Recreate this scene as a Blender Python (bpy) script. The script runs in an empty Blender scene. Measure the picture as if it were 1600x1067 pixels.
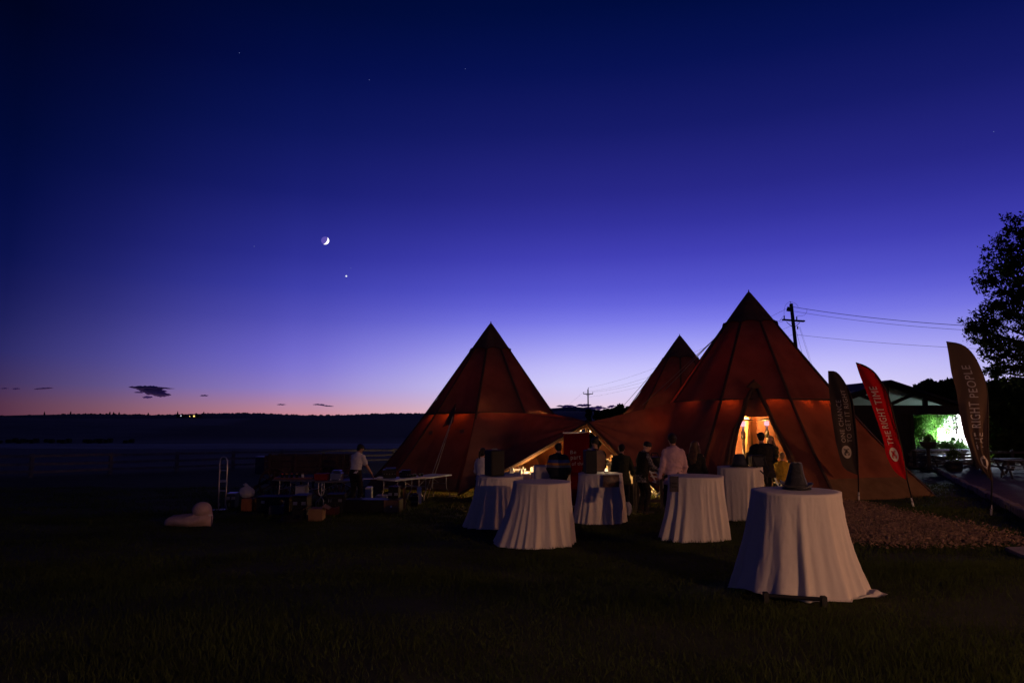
import bpy, bmesh, math, random
import numpy as np
from mathutils import Vector, Matrix, noise as mnoise

SC = bpy.context.scene
COL = SC.collection
R = math.radians
random.seed(7)
RNG = np.random.default_rng(7)

# ------------------------------------------------------------------ camera
F = 1067.0                       # focal length in photograph pixels (24 mm on full frame)
PITCH = R(6.5)
CZ = 1.85
cam_data = bpy.data.cameras.new('camera')
cam = bpy.data.objects.new('camera', cam_data)
COL.objects.link(cam)
cam.location = (0, 0, CZ)
cam.rotation_euler = (R(90) + PITCH, 0, 0)
cam_data.sensor_width = 36.0
cam_data.lens = 24.0
cam_data.clip_start = 0.05
cam_data.clip_end = 20000
SC.camera = cam

# ------------------------------------------------------------------ dusk sky
def lin(c):
    c = c / 255.0
    return c / 12.92 if c <= 0.04045 else ((c + 0.055) / 1.055) ** 2.4
def srgb(r, g, b):
    return (lin(r), lin(g), lin(b))

GLOW_AZ = R(13)                  # where the sun went down, clockwise from +Y
world = bpy.data.worlds.new('World')
SC.world = world
world.use_nodes = True
wn, wl = world.node_tree.nodes, world.node_tree.links
wn.clear()
def WN(t, **k):
    n = wn.new(t)
    for a, v in k.items():
        setattr(n, a, v)
    return n
tc = WN('ShaderNodeTexCoord')
sep = WN('ShaderNodeSeparateXYZ')
wl.new(tc.outputs['Generated'], sep.inputs[0])
def wmath(op, a, b=None, c=None):
    n = WN('ShaderNodeMath', operation=op)
    for i, v in enumerate((a, b, c)):
        if v is None: continue
        if isinstance(v, (int, float)): n.inputs[i].default_value = v
        else: wl.new(v, n.inputs[i])
    return n.outputs[0]
elev = wmath('ARCSINE', sep.outputs['Z'])
elev01 = wmath('DIVIDE', elev, R(90))
az = wmath('ARCTAN2', sep.outputs['X'], sep.outputs['Y'])
daz = wmath('ABSOLUTE', wmath('SUBTRACT', az, GLOW_AZ))
daz = wmath('MINIMUM', daz, wmath('SUBTRACT', 2 * math.pi, daz))
# the glow reaches further round on the side of the rising ground to the north
right = wmath('GREATER_THAN', wmath('SINE', wmath('SUBTRACT', az, GLOW_AZ)), 0.0)
fade = wmath('MINIMUM', wmath('MAXIMUM', wmath('DIVIDE', wmath('SUBTRACT', R(115), daz), R(75)), 0.0), 1.0)
daz = wmath('MULTIPLY', daz, wmath('SUBTRACT', 1.0, wmath('MULTIPLY', wmath('MULTIPLY', right, fade), 0.38)))
daz01 = wmath('DIVIDE', daz, math.pi)
def ramp(fac, stops, scale):
    n = WN('ShaderNodeValToRGB')
    n.color_ramp.interpolation = 'LINEAR'
    el = n.color_ramp.elements
    while len(el) > 1: el.remove(el[0])
    first = True
    for p, c in stops:
        e = el[0] if first else el.new(p / scale)
        e.position = p / scale
        e.color = (*c, 1)
        first = False
    wl.new(fac, n.inputs[0])
    return n.outputs[0]
GLOW = [(0.0, srgb(240, 196, 205)), (0.7, srgb(236, 206, 222)), (1.6, srgb(224, 206, 238)), (2.9, srgb(214, 208, 252)), (4.2, srgb(198, 193, 252)), (5.6, srgb(172, 169, 248)),
        (6.8, srgb(148, 147, 242)), (8.1, srgb(123, 122, 233)), (9.4, srgb(102, 101, 220)), (10.8, srgb(86, 85, 206)), (13.4, srgb(66, 64, 182)), (16, srgb(51, 50, 158)),
        (18.5, srgb(40, 40, 137)), (23.4, srgb(22, 27, 106)), (28, srgb(8, 18, 84)), (32.5, srgb(0, 12, 63)), (45, srgb(0, 7, 45)), (90, srgb(3, 5, 30))]
EDGE = [(0.0, srgb(86, 46, 66)), (1.1, srgb(82, 48, 72)), (2.4, srgb(62, 47, 90)), (4.6, srgb(43, 41, 100)), (6.7, srgb(30, 32, 92)), (8.8, srgb(20, 24, 84)),
        (11, srgb(11, 18, 76)), (15.2, srgb(4, 12, 64)), (19.3, srgb(1, 9, 52)), (27, srgb(0, 4, 32)), (50, srgb(0, 3, 26)), (90, srgb(3, 5, 30))]
MID = [(0.0, srgb(208, 132, 138)), (1.0, srgb(188, 136, 164)), (2.4, srgb(150, 130, 204)), (4.0, srgb(127, 116, 211)), (5.4, srgb(112, 104, 208)), (8, srgb(84, 81, 188)), (10.5, srgb(62, 63, 172)),
       (13, srgb(47, 49, 152)), (18, srgb(26, 31, 116)), (22.7, srgb(13, 22, 92)), (27.3, srgb(4, 14, 73)), (31.6, srgb(0, 10, 55)), (45, srgb(0, 6, 38)), (90, srgb(3, 5, 30))]
cg = ramp(elev01, GLOW, 90.0)
cm = ramp(elev01, MID, 90.0)
ce = ramp(elev01, EDGE, 90.0)
w1 = ramp(daz01, [(0, (0, 0, 0)), (8, (.06,) * 3), (16, (.30,) * 3), (23, (.66,) * 3), (29, (.93,) * 3), (33, (1,) * 3)], 180.0)
w2 = ramp(daz01, [(25, (0, 0, 0)), (31, (.08,) * 3), (38, (.42,) * 3), (44, (.75,) * 3), (50, (1,) * 3)], 180.0)
mixw = WN('ShaderNodeMix', data_type='RGBA')
mixm = WN('ShaderNodeMix', data_type='RGBA')
wl.new(w1, mixm.inputs['Factor']); wl.new(cg, mixm.inputs[6]); wl.new(cm, mixm.inputs[7])
wl.new(w2, mixw.inputs['Factor']); wl.new(mixm.outputs[2], mixw.inputs[6]); wl.new(ce, mixw.inputs[7])
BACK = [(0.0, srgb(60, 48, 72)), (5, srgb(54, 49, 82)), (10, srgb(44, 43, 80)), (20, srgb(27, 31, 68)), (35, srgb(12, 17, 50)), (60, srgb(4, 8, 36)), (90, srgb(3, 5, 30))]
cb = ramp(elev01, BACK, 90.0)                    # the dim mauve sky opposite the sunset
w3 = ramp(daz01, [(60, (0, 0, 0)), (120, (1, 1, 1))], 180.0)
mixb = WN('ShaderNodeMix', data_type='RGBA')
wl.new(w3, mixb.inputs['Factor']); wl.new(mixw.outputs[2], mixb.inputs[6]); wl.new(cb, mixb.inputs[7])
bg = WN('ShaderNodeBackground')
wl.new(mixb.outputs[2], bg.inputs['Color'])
bg.inputs['Strength'].default_value = 1.0
wo = WN('ShaderNodeOutputWorld')
wl.new(bg.outputs[0], wo.inputs['Surface'])

SC.view_settings.view_transform = 'Standard'
SC.view_settings.look = 'None'
SC.view_settings.exposure = 0.0
SC.view_settings.gamma = 1.0
SC.view_settings.use_curve_mapping = False
SC.cycles.use_denoising = True
SC.cycles.max_bounces = 6
SC.cycles.diffuse_bounces = 3
SC.cycles.transparent_max_bounces = 8
SC.cycles.sample_clamp_indirect = 4.0
SC.cycles.caustics_reflective = False
SC.cycles.caustics_refractive = False

# ------------------------------------------------------------------ geometry of the place
def ray(px, py):
    r = (px - 800.0) / F
    u = -(py - 533.5) / F
    c, s = math.cos(PITCH), math.sin(PITCH)
    return Vector((r, c - u * s, s + u * c))
def W(px, py, Y):
    d = ray(px, py)
    return Vector((0, 0, CZ)) + d * (Y / d.y)
def smooth01(t):
    t = np.clip(t, 0, 1)
    return t * t * (3 - 2 * t)
YS = np.array([-200, -30, 0, 7.6, 18, 24, 30, 36, 58, 100, 150, 220, 300, 500, 800, 1300, 6000], float)
ZS = np.array([1.6, 1.2, .38, 0, -.5, -.68, -.88, -1.12, -1.8, -2.7, -3.4, -3.9, -4.2, -2.5, 1, 6, 20], float)
def G(x, y):
    x = np.asarray(x, float); y = np.asarray(y, float)
    w = np.clip(np.abs(y) * .06, .8, 40)
    z = sum(np.interp(y + w * k, YS, ZS) for k in (-1, -.5, 0, .5, 1)) / 5
    z = z + .15 * smooth01((x - 2) / 6) * (1 - smooth01((y - 45) / 40))
    z = z + 7.6 * np.exp(-((x + 270) / 120) ** 2 - ((y - 310) / 95) ** 2)
    z = z + .010 * np.sin(x * 1.7 + y * .6) + .008 * np.sin(y * 2.3 - x * .9)
    return z
def g(x, y): return float(G(x, y))
def GP(px, py, ymax=120.0):
    d = ray(px, py)
    o = Vector((0, 0, CZ))
    lo = None
    t = 1.0
    while t < ymax:
        p = o + d * t
        if p.z < g(p.x, p.y):
            a, b = t * .98 - .05, t
            for _ in range(20):
                m = (a + b) / 2
                p = o + d * m
                if p.z < g(p.x, p.y): b = m
                else: a = m
            return o + d * b
        t = t * 1.02 + .03
    return o + d * ymax
def onground(p, dz=0.0): return Vector((p[0], p[1], g(p[0], p[1]) + dz))

# ------------------------------------------------------------------ materials
MATS = {}
def mat(name, col, rough=.8, metal=0.0, noise=0.0, nscale=8.0, bump=0.0, bscale=40.0, col2=None, spec=.3, emit=None, estr=0.0, trans=0.0, sheen=0.0):
    """procedural principled material: two tones broken up by noise, fine relief"""
    m = bpy.data.materials.new(name)
    m.use_nodes = True
    nt = m.node_tree; N = nt.nodes; L = nt.links
    b = N['Principled BSDF']
    b.inputs['Roughness'].default_value = rough
    b.inputs['Metallic'].default_value = metal
    b.inputs['Specular IOR Level'].default_value = spec
    b.inputs['Base Color'].default_value = (*col, 1)
    if sheen: b.inputs['Sheen Weight'].default_value = sheen
    if trans:
        b.inputs['Transmission Weight'].default_value = trans
    t = N.new('ShaderNodeTexCoord')
    if noise or col2:
        n = N.new('ShaderNodeTexNoise'); n.inputs['Scale'].default_value = nscale; n.inputs['Detail'].default_value = 6
        n.inputs['Roughness'].default_value = .65
        L.new(t.outputs['Object'], n.inputs['Vector'])
        r = N.new('ShaderNodeValToRGB')
        c2 = col2 or tuple(c * (1 - noise) for c in col)
        r.color_ramp.elements[0].position = .35; r.color_ramp.elements[1].position = .68
        r.color_ramp.elements[0].color = (*c2, 1); r.color_ramp.elements[1].color = (*col, 1)
        L.new(n.outputs['Fac'], r.inputs[0]); L.new(r.outputs[0], b.inputs['Base Color'])
    if bump:
        n2 = N.new('ShaderNodeTexNoise'); n2.inputs['Scale'].default_value = bscale; n2.inputs['Detail'].default_value = 4
        L.new(t.outputs['Object'], n2.inputs['Vector'])
        bp = N.new('ShaderNodeBump'); bp.inputs['Strength'].default_value = bump; bp.inputs['Distance'].default_value = .02
        L.new(n2.outputs['Fac'], bp.inputs['Height']); L.new(bp.outputs[0], b.inputs['Normal'])
    if emit:
        b.inputs['Emission Color'].default_value = (*emit, 1); b.inputs['Emission Strength'].default_value = estr
    MATS[name] = m
    return m
def cloth_mat(name, col, tcol, tf, noise=.25, nscale=5.0, bump=.15, bscale=30.0):
    """cloth that lets some light through: diffuse + translucent, woven unevenness"""
    m = bpy.data.materials.new(name)
    m.use_nodes = True
    nt = m.node_tree; N = nt.nodes; L = nt.links
    N.clear()
    t = N.new('ShaderNodeTexCoord')
    n = N.new('ShaderNodeTexNoise'); n.inputs['Scale'].default_value = nscale; n.inputs['Detail'].default_value = 7
    L.new(t.outputs['Object'], n.inputs['Vector'])
    r = N.new('ShaderNodeValToRGB')
    r.color_ramp.elements[0].position = .3; r.color_ramp.elements[1].position = .7
    r.color_ramp.elements[0].color = (*(c * (1 - noise) for c in col), 1); r.color_ramp.elements[1].color = (*col, 1)
    L.new(n.outputs['Fac'], r.inputs[0])
    d = N.new('ShaderNodeBsdfDiffuse'); L.new(r.outputs[0], d.inputs['Color'])
    tr = N.new('ShaderNodeBsdfTranslucent'); tr.inputs['Color'].default_value = (*tcol, 1)
    bp = N.new('ShaderNodeBump'); bp.inputs['Strength'].default_value = bump; bp.inputs['Distance'].default_value = .03
    n2 = N.new('ShaderNodeTexNoise'); n2.inputs['Scale'].default_value = bscale; n2.inputs['Detail'].default_value = 5
    L.new(t.outputs['Object'], n2.inputs['Vector']); L.new(n2.outputs['Fac'], bp.inputs['Height'])
    L.new(bp.outputs[0], d.inputs['Normal'])
    mx = N.new('ShaderNodeMixShader'); mx.inputs[0].default_value = tf
    L.new(d.outputs[0], mx.inputs[1]); L.new(tr.outputs[0], mx.inputs[2])
    o = N.new('ShaderNodeOutputMaterial'); L.new(mx.outputs[0], o.inputs['Surface'])
    MATS[name] = m
    return m
def emit_mat(name, col, s):
    m = bpy.data.materials.new(name); m.use_nodes = True
    N = m.node_tree.nodes; N.clear()
    e = N.new('ShaderNodeEmission'); e.inputs['Color'].default_value = (*col, 1); e.inputs['Strength'].default_value = s
    o = N.new('ShaderNodeOutputMaterial'); m.node_tree.links.new(e.outputs[0], o.inputs['Surface'])
    MATS[name] = m
    return m

# ------------------------------------------------------------------ mesh helpers
def tag(o, label=None, cat=None, group=None, kind=None):
    if label: o['label'] = label
    if cat: o['category'] = cat
    if group: o['group'] = group
    if kind: o['kind'] = kind
    return o
def empty(name, loc, label=None, cat=None, group=None, rz=0.0):
    o = bpy.data.objects.new(name, None)
    COL.objects.link(o)
    o.location = loc; o.rotation_euler = (0, 0, rz)
    o.empty_display_size = .2
    return tag(o, label, cat, group)
def link_mesh(name, verts, faces, material, parent=None, smooth=False, world=True):
    """one mesh object; verts in world space are moved into the parent's (unrotated) frame"""
    me = bpy.data.meshes.new(name)
    v = np.asarray(verts, float).reshape(-1, 3)
    if parent is not None and world:
        p = parent
        off = Vector((0, 0, 0))
        while p is not None:
            off = off + p.location; p = p.parent
        v = v - np.array(off)
    me.from_pydata(v.tolist(), [], faces)
    me.update()
    if smooth: me.polygons.foreach_set('use_smooth', [True] * len(me.polygons))
    o = bpy.data.objects.new(name, me)
    COL.objects.link(o)
    if isinstance(material, (list, tuple)):
        for x in material: me.materials.append(x)
    elif material: me.materials.append(material)
    if parent is not None: o.parent = parent
    return o
class MB:
    """collects primitives into one mesh"""
    def __init__(s): s.v = []; s.f = []
    def add(s, v, f):
        b = len(s.v)
        s.v.extend([tuple(x) for x in v]); s.f.extend([tuple(i + b for i in q) for q in f])
        return s
    def box(s, c, d, rot=None, bev=0.0):
        x, y, z = (k / 2 for k in d)
        if bev <= 0:
            v = [(-x, -y, -z), (x, -y, -z), (x, y, -z), (-x, y, -z), (-x, -y, z), (x, -y, z), (x, y, z), (-x, y, z)]
            f = [(0, 3, 2, 1), (4, 5, 6, 7), (0, 1, 5, 4), (1, 2, 6, 5), (2, 3, 7, 6), (3, 0, 4, 7)]
        else:
            e = bev
            ring = lambda zz, q: [(-x + q, -y + q, zz), (x - q, -y + q, zz), (x - q, y - q, zz), (-x + q, y - q, zz)]
            v = ring(-z, e) + ring(-z + e, 0) + ring(z - e, 0) + ring(z, e)
            f = [(3, 2, 1, 0), (12, 13, 14, 15)]
            for k in range(3):
                for i in range(4):
                    j = (i + 1) % 4
                    f.append((k * 4 + i, k * 4 + j, k * 4 + 4 + j, k * 4 + 4 + i))
        M = rot if rot is not None else Matrix.Identity(3)
        c = Vector(c)
        return s.add([M @ Vector(p) + c for p in v], f)
    def beam(s, a, b, w, d=None):
        a, b = Vector(a), Vector(b)
        d = d or w
        q = (b - a)
        z = q.normalized()
        up = Vector((0, 0, 1)) if abs(z.z) < .95 else Vector((0, 1, 0))
        x = up.cross(z).normalized(); y = z.cross(x)
        M = Matrix((x, y, z)).transposed()
        return s.box((a + b) / 2, (w, d, q.length), M)
    def tube(s, pts, rad, n=8, cap=True, flat=None):
        pts = [Vector(p) for p in pts]
        rr = rad if isinstance(rad, (list, tuple)) else [rad] * len(pts)
        v = []; f = []
        up = None
        for i, p in enumerate(pts):
            t = (pts[min(i + 1, len(pts) - 1)] - pts[max(i - 1, 0)])
            t = t.normalized() if t.length > 1e-9 else Vector((0, 0, 1))
            if up is None:
                up = Vector((0, 0, 1)) if abs(t.z) < .9 else Vector((0, 1, 0))
            x = up.cross(t)
            if x.length < 1e-5: x = Vector((1, 0, 0)).cross(t)
            x.normalize(); y = t.cross(x); up = y
            r = rr[i]
            ra, rb = (r if isinstance(r, (tuple, list)) else (r, r))
            for k in range(n):
                a = 2 * math.pi * k / n
                v.append(p + x * (ra * math.cos(a)) + y * (rb * math.sin(a)))
        for i in range(len(pts) - 1):
            for k in range(n):
                k2 = (k + 1) % n
                f.append((i * n + k, i * n + k2, (i + 1) * n + k2, (i + 1) * n + k))
        if cap:
            f.append(tuple(reversed(range(n)))); f.append(tuple((len(pts) - 1) * n + k for k in range(n)))
        return s.add(v, f)
    def lathe(s, c, prof, n=20, sx=1.0, sy=1.0, cap=True):
        c = Vector(c); v = []; f = []
        for r, z in prof:
            for k in range(n):
                a = 2 * math.pi * k / n
                v.append(c + Vector((r * math.cos(a) * sx, r * math.sin(a) * sy, z)))
        m = len(prof)
        for i in range(m - 1):
            for k in range(n):
                k2 = (k + 1) % n
                f.append((i * n + k, i * n + k2, (i + 1) * n + k2, (i + 1) * n + k))
        if cap:
            f.append(tuple(reversed(range(n)))); f.append(tuple((m - 1) * n + k for k in range(n)))
        return s.add(v, f)
    def ball(s, c, r, n=12, m=8, M=None):
        rx, ry, rz = r if isinstance(r, (tuple, list)) else (r, r, r)
        c = Vector(c); v = []; f = []
        M = M if M is not None else Matrix.Identity(3)
        for i in range(m + 1):
            t = math.pi * i / m
            t = min(max(t, .06), math.pi - .06)
            for k in range(n):
                a = 2 * math.pi * k / n
                v.append(c + M @ Vector((rx * math.sin(t) * math.cos(a), ry * math.sin(t) * math.sin(a), -rz * math.cos(t))))
        for i in range(m):
            for k in range(n):
                k2 = (k + 1) % n
                f.append((i * n + k, i * n + k2, (i + 1) * n + k2, (i + 1) * n + k))
        f.append(tuple(reversed(range(n)))); f.append(tuple(m * n + k for k in range(n)))
        return s.add(v, f)
    def grid(s, P, close=False):
        nr, nc = len(P), len(P[0])
        v = [p for row in P for p in row]
        f = []
        for i in range(nr - 1):
            for j in range(nc - 1 + (1 if close else 0)):
                j2 = (j + 1) % nc
                f.append((i * nc + j, i * nc + j2, (i + 1) * nc + j2, (i + 1) * nc + j))
        return s.add(v, f)
    def build(s, name, material, parent=None, smooth=False, world=True):
        return link_mesh(name, s.v, s.f, material, parent, smooth, world)
def copy_tree(o, parent=None):
    c = o.copy(); COL.objects.link(c)
    if parent is not None: c.parent = parent
    for ch in list(o.children): copy_tree(ch, c)
    return c
def lamp(name, loc, power, col, radius=.06, kind='POINT', parent=None, aim=None, angle=90, blend=.5):
    d = bpy.data.lights.new(name, kind)
    d.energy = power; d.color = col; d.shadow_soft_size = radius
    o = bpy.data.objects.new(name, d); COL.objects.link(o)
    o.location = loc
    if kind == 'SPOT':
        d.spot_size = R(angle); d.spot_blend = blend
        o.rotation_euler = (Vector(aim) - Vector(loc)).to_track_quat('-Z', 'Y').to_euler()
    if parent is not None:
        o.parent = parent; o.location = Vector(loc) - parent.location
    return o

# shared materials
M_white = mat('white_linen', (.74, .72, .70), .9, bump=.12, bscale=260, noise=.05, nscale=3)
M_dark = mat('matte_black', (.012, .012, .014), .6, noise=.4, nscale=6, bump=.1)
M_darkcase = mat('black_case', (.015, .014, .014), .5, noise=.5, nscale=4, bump=.15)
M_steel = mat('dull_steel', (.45, .45, .46), .38, metal=1.0, noise=.3, nscale=5)
M_grey = mat('grey_paint', (.16, .16, .17), .5, noise=.3)
M_wood = mat('warm_wood', (.36, .19, .08), .6, noise=.45, nscale=5, bump=.2)
M_oldwood = mat('weathered_wood', (.085, .075, .072), .9, noise=.5, nscale=4, bump=.4, bscale=25)
M_card = mat('cardboard', (.30, .17, .085), .85, noise=.25, nscale=5)
M_whiteplastic = mat('white_plastic', (.72, .71, .69), .45, noise=.06)
M_paper = mat('white_paper', (.75, .74, .72), .8, noise=.05)
# ================================================================== the ground
def axis(lo, hi, core0, core1, d0, grow):
    a = list(np.arange(core0, core1 + 1e-6, d0)); s = d0
    while a[-1] < hi: s *= grow; a.append(a[-1] + s)
    s = d0
    while a[0] > lo: s *= grow; a.insert(0, a[0] - s)
    return np.array(a)
gx = axis(-5000, 5000, -16, 20, .5, 1.12); gy = axis(-60, 6000, -2, 34, .5, 1.1)
GX, GY = np.meshgrid(gx, gy)
GZ = G(GX, GY)
nc = len(gx)
faces = [(i * nc + j, i * nc + j + 1, (i + 1) * nc + j + 1, (i + 1) * nc + j) for i in range(len(gy) - 1) for j in range(nc - 1)]
m = bpy.data.materials.new('lawn_and_stubble'); m.use_nodes = True
N = m.node_tree.nodes; L = m.node_tree.links; b = N['Principled BSDF']; b.inputs['Roughness'].default_value = .95; b.inputs['Specular IOR Level'].default_value = .1
t = N.new('ShaderNodeTexCoord'); sx = N.new('ShaderNodeSeparateXYZ'); L.new(t.outputs['Object'], sx.inputs[0])
def nm(op, a, b2=None):
    n = N.new('ShaderNodeMath'); n.operation = op
    for i, v in enumerate((a, b2)):
        if v is None: continue
        if isinstance(v, (int, float)): n.inputs[i].default_value = v
        else: L.new(v, n.inputs[i])
    return n.outputs[0]
def nnoise(scale, detail=6):
    n = N.new('ShaderNodeTexNoise'); n.inputs['Scale'].default_value = scale; n.inputs['Detail'].default_value = detail; n.inputs['Roughness'].default_value = .65
    L.new(t.outputs['Object'], n.inputs['Vector']); return n.outputs['Fac']
def nramp(f, stops):
    n = N.new('ShaderNodeValToRGB'); e = n.color_ramp.elements
    e[0].position, e[1].position = stops[0][0], stops[-1][0]; e[0].color = (*stops[0][1], 1); e[1].color = (*stops[-1][1], 1)
    for p, c in stops[1:-1]: e.new(p).color = (*c, 1)
    L.new(f, n.inputs[0]); return n.outputs[0]
def nmix(f, a, b2):
    n = N.new('ShaderNodeMix'); n.data_type = 'RGBA'; L.new(f, n.inputs['Factor']); L.new(a, n.inputs[6]); L.new(b2, n.inputs[7]); return n.outputs[2]
lawn = nramp(nnoise(.9), [(.3, (.028, .034, .011)), (.5, (.042, .052, .016)), (.7, (.066, .064, .026))])
lawn = nmix(nm('MULTIPLY', nnoise(35, 3), .6), lawn, nramp(nnoise(.35), [(.35, (.022, .026, .009)), (.7, (.07, .06, .03))]))
field = nramp(nnoise(.05), [(.3, (.10, .088, .072)), (.7, (.19, .165, .135))])
strip = nramp(nnoise(.08), [(.3, (.26, .235, .20)), (.7, (.42, .38, .33))])
# beyond the paddock rails the stubble field begins, a paler mown band lies across it
fx = nm('SUBTRACT', sx.outputs['Y'], nm('ADD', nm('MULTIPLY', nm('ADD', sx.outputs['X'], 24.3), 1.667), 39.0))
isf = nm('SMOOTH_MIN', 1.0, nm('MAXIMUM', nm('DIVIDE', nm('ADD', fx, nm('MULTIPLY', nnoise(.2), 8)), 14.0), 0.0))
yb = nm('ADD', sx.outputs['Y'], nm('MULTIPLY', nm('SUBTRACT', nnoise(.02), .5), 30))
isb = nm('MULTIPLY', nm('GREATER_THAN', yb, 112.0), nm('LESS_THAN', yb, 150.0))
isbn = nm('MULTIPLY', isb, nm('LESS_THAN', sx.outputs['X'], 2.0))
wood = nramp(nnoise(.03), [(.3, (.012, .014, .010)), (.7, (.028, .030, .022))])
farm = nm('SUBTRACT', sx.outputs['Y'], nm('ADD', nm('MULTIPLY', nm('MAXIMUM', nm('SUBTRACT', -110.0, sx.outputs['X']), 0.0), 3.0), 195.0))
isw = nm('MINIMUM', nm('MAXIMUM', nm('DIVIDE', nm('ADD', farm, nm('MULTIPLY', nnoise(.03), 60)), 60.0), 0.0), 1.0)
field = nmix(isw, field, wood)
c = nmix(nm('MINIMUM', isf, 1.0), lawn, field)
c = nmix(isbn, c, strip)
L.new(c, b.inputs['Base Color'])
bp = N.new('ShaderNodeBump'); bp.inputs['Strength'].default_value = .6; bp.inputs['Distance'].default_value = .05
L.new(nnoise(22, 8), bp.inputs['Height']); L.new(bp.outputs[0], b.inputs['Normal'])
ground = link_mesh('ground', np.stack([GX, GY, GZ], -1).reshape(-1, 3), faces, m, smooth=True)
tag(ground, 'mown lawn running down to dark stubble fields', kind='structure')

# grass blades on the lawn, shrinking in number with distance
def blades(n, ymin, ymax, spread, hmin, hmax, wid):
    y = RNG.uniform(ymin, ymax, n)
    x = RNG.uniform(-1, 1, n) * (y * spread + 1.5)
    z = G(x, y) - .006
    a = RNG.uniform(0, 2 * math.pi, n); h = RNG.uniform(hmin, hmax, n) * (.7 + .6 * (np.sin(x * 1.3 + 2 * np.sin(y * .9)) * .5 + .5))
    lean = RNG.uniform(.1, .9, n) * h; la = RNG.uniform(0, 2 * math.pi, n)
    w = wid * RNG.uniform(.6, 1.3, n)
    keep = (np.sin(x * 2.1 + 1.7 * np.sin(y * 1.3)) + np.sin(y * 2.7 + 2.2 * np.sin(x * .8)) + RNG.normal(0, .8, n)) > -1.25
    x, y, z, a, h, lean, la, w = (q[keep] for q in (x, y, z, a, h, lean, la, w)); n = len(x)
    P = np.empty((n, 3, 3))
    P[:, 0] = np.stack([x - np.cos(a) * w, y - np.sin(a) * w, z], -1)
    P[:, 1] = np.stack([x + np.cos(a) * w, y + np.sin(a) * w, z], -1)
    P[:, 2] = np.stack([x + np.cos(la) * lean, y + np.sin(la) * lean, z + h], -1)
    return P.reshape(-1, 3)
bl = np.concatenate([blades(110000, 3.6, 9, .80, .03, .075, .0045), blades(130000, 8, 17, .80, .03, .07, .007), blades(80000, 15, 27, .8, .03, .07, .012)])
me = bpy.data.meshes.new('grass')
nv = len(bl); nf = nv // 3
me.vertices.add(nv); me.vertices.foreach_set('co', bl.ravel().astype(np.float32))
me.loops.add(nv); me.loops.foreach_set('vertex_index', np.arange(nv, dtype=np.int32))
me.polygons.add(nf); me.polygons.foreach_set('loop_start', np.arange(0, nv, 3, dtype=np.int32))
me.polygons.foreach_set('loop_total', np.full(nf, 3, np.int32))
me.update(calc_edges=True); me.validate()
grass = bpy.data.objects.new('grass', me); COL.objects.link(grass)
me.materials.append(cloth_mat('grass_blade', (.062, .084, .026), (.09, .12, .02), .35, noise=.6, nscale=1.1, bump=0))
tag(grass, 'short mown grass of the dark lawn', 'grass', kind='stuff')

# ---- far hill with a ragged line of woods along its crest
hx = np.linspace(-3200, 3200, 161)
def hill_top(x):
    return 12.5 + 3.0 * np.sin(x / 320 + .6) + 1.8 * np.sin(x / 130) + 9 * np.exp(-((x - 700) / 300) ** 2) + 1.5 * np.sin(x / 47)
rows = []
for k, t_ in enumerate(np.linspace(0, 1, 9)):
    rows.append([(x, 900 + 420 * t_, -4 + (float(hill_top(x)) + 4) * math.sin(t_ * math.pi / 2) ** .8) for x in hx])
rows.append([(x, 1500, -4) for x in hx])
M_hill = mat('dark_woodland_hill', (.016, .018, .014), 1.0, noise=.5, nscale=.02)
tag(MB().grid(rows).build('hill', M_hill, smooth=True), 'long dark wooded hill along the horizon', kind='structure')
wv, wf = [], []
def spike(x, y, z, h, w, pine):
    b0 = len(wv)
    n = 6
    prof = [(w * .25, 0), (w * .6, h * .25), (w * (.42 if pine else .62), h * .6), (w * (.2 if pine else .4), h * .85), (.02, h)]
    for r, zz in prof:
        for k in range(n):
            a = 2 * math.pi * k / n
            j = random.uniform(.75, 1.25)
            wv.append((x + r * j * math.cos(a), y + r * j * math.sin(a), z + zz))
    for i in range(len(prof) - 1):
        for k in range(n):
            k2 = (k + 1) % n
            wf.append((b0 + i * n + k, b0 + i * n + k2, b0 + (i + 1) * n + k2, b0 + (i + 1) * n + k))
for i in range(3200):
    x = random.uniform(-1350, 1150)
    y = 1320 + random.uniform(-40, 30)
    h = random.choice((3, 3, 3.5, 4, 4, 5)) + random.uniform(-.8, .8)
    spike(x, y, float(hill_top(x)) - 3.2, h, h * random.uniform(.7, 1.5), random.random() < .3)
for i in range(8):
    x = random.uniform(-900, -560)
    spike(x, 1310, float(hill_top(x)) - 2.5, random.uniform(7, 11), 3.2, True)
M_leafdark = mat('dark_foliage', (.014, .017, .011), 1.0, noise=.5, nscale=.3)
tag(link_mesh('distant_woods', wv, wf, M_leafdark), 'ragged line of far-off woods on the hill crest', 'woods', kind='stuff')
# blue hill further away behind the gap between the tents
rows = [[(x, 3000, -10) for x in np.linspace(-300, 900, 40)], [(x, 3100, 30 + 26 * math.exp(-((x - 240) / 230) ** 2) + 3 * math.sin(x / 37)) for x in np.linspace(-300, 900, 40)], [(x, 3600, -10) for x in np.linspace(-300, 900, 40)]]
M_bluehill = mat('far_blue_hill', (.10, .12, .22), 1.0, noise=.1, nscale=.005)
tag(MB().grid(rows).build('hill', M_bluehill, smooth=True), 'faint blue ridge beyond the tents', kind='structure')

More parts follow.
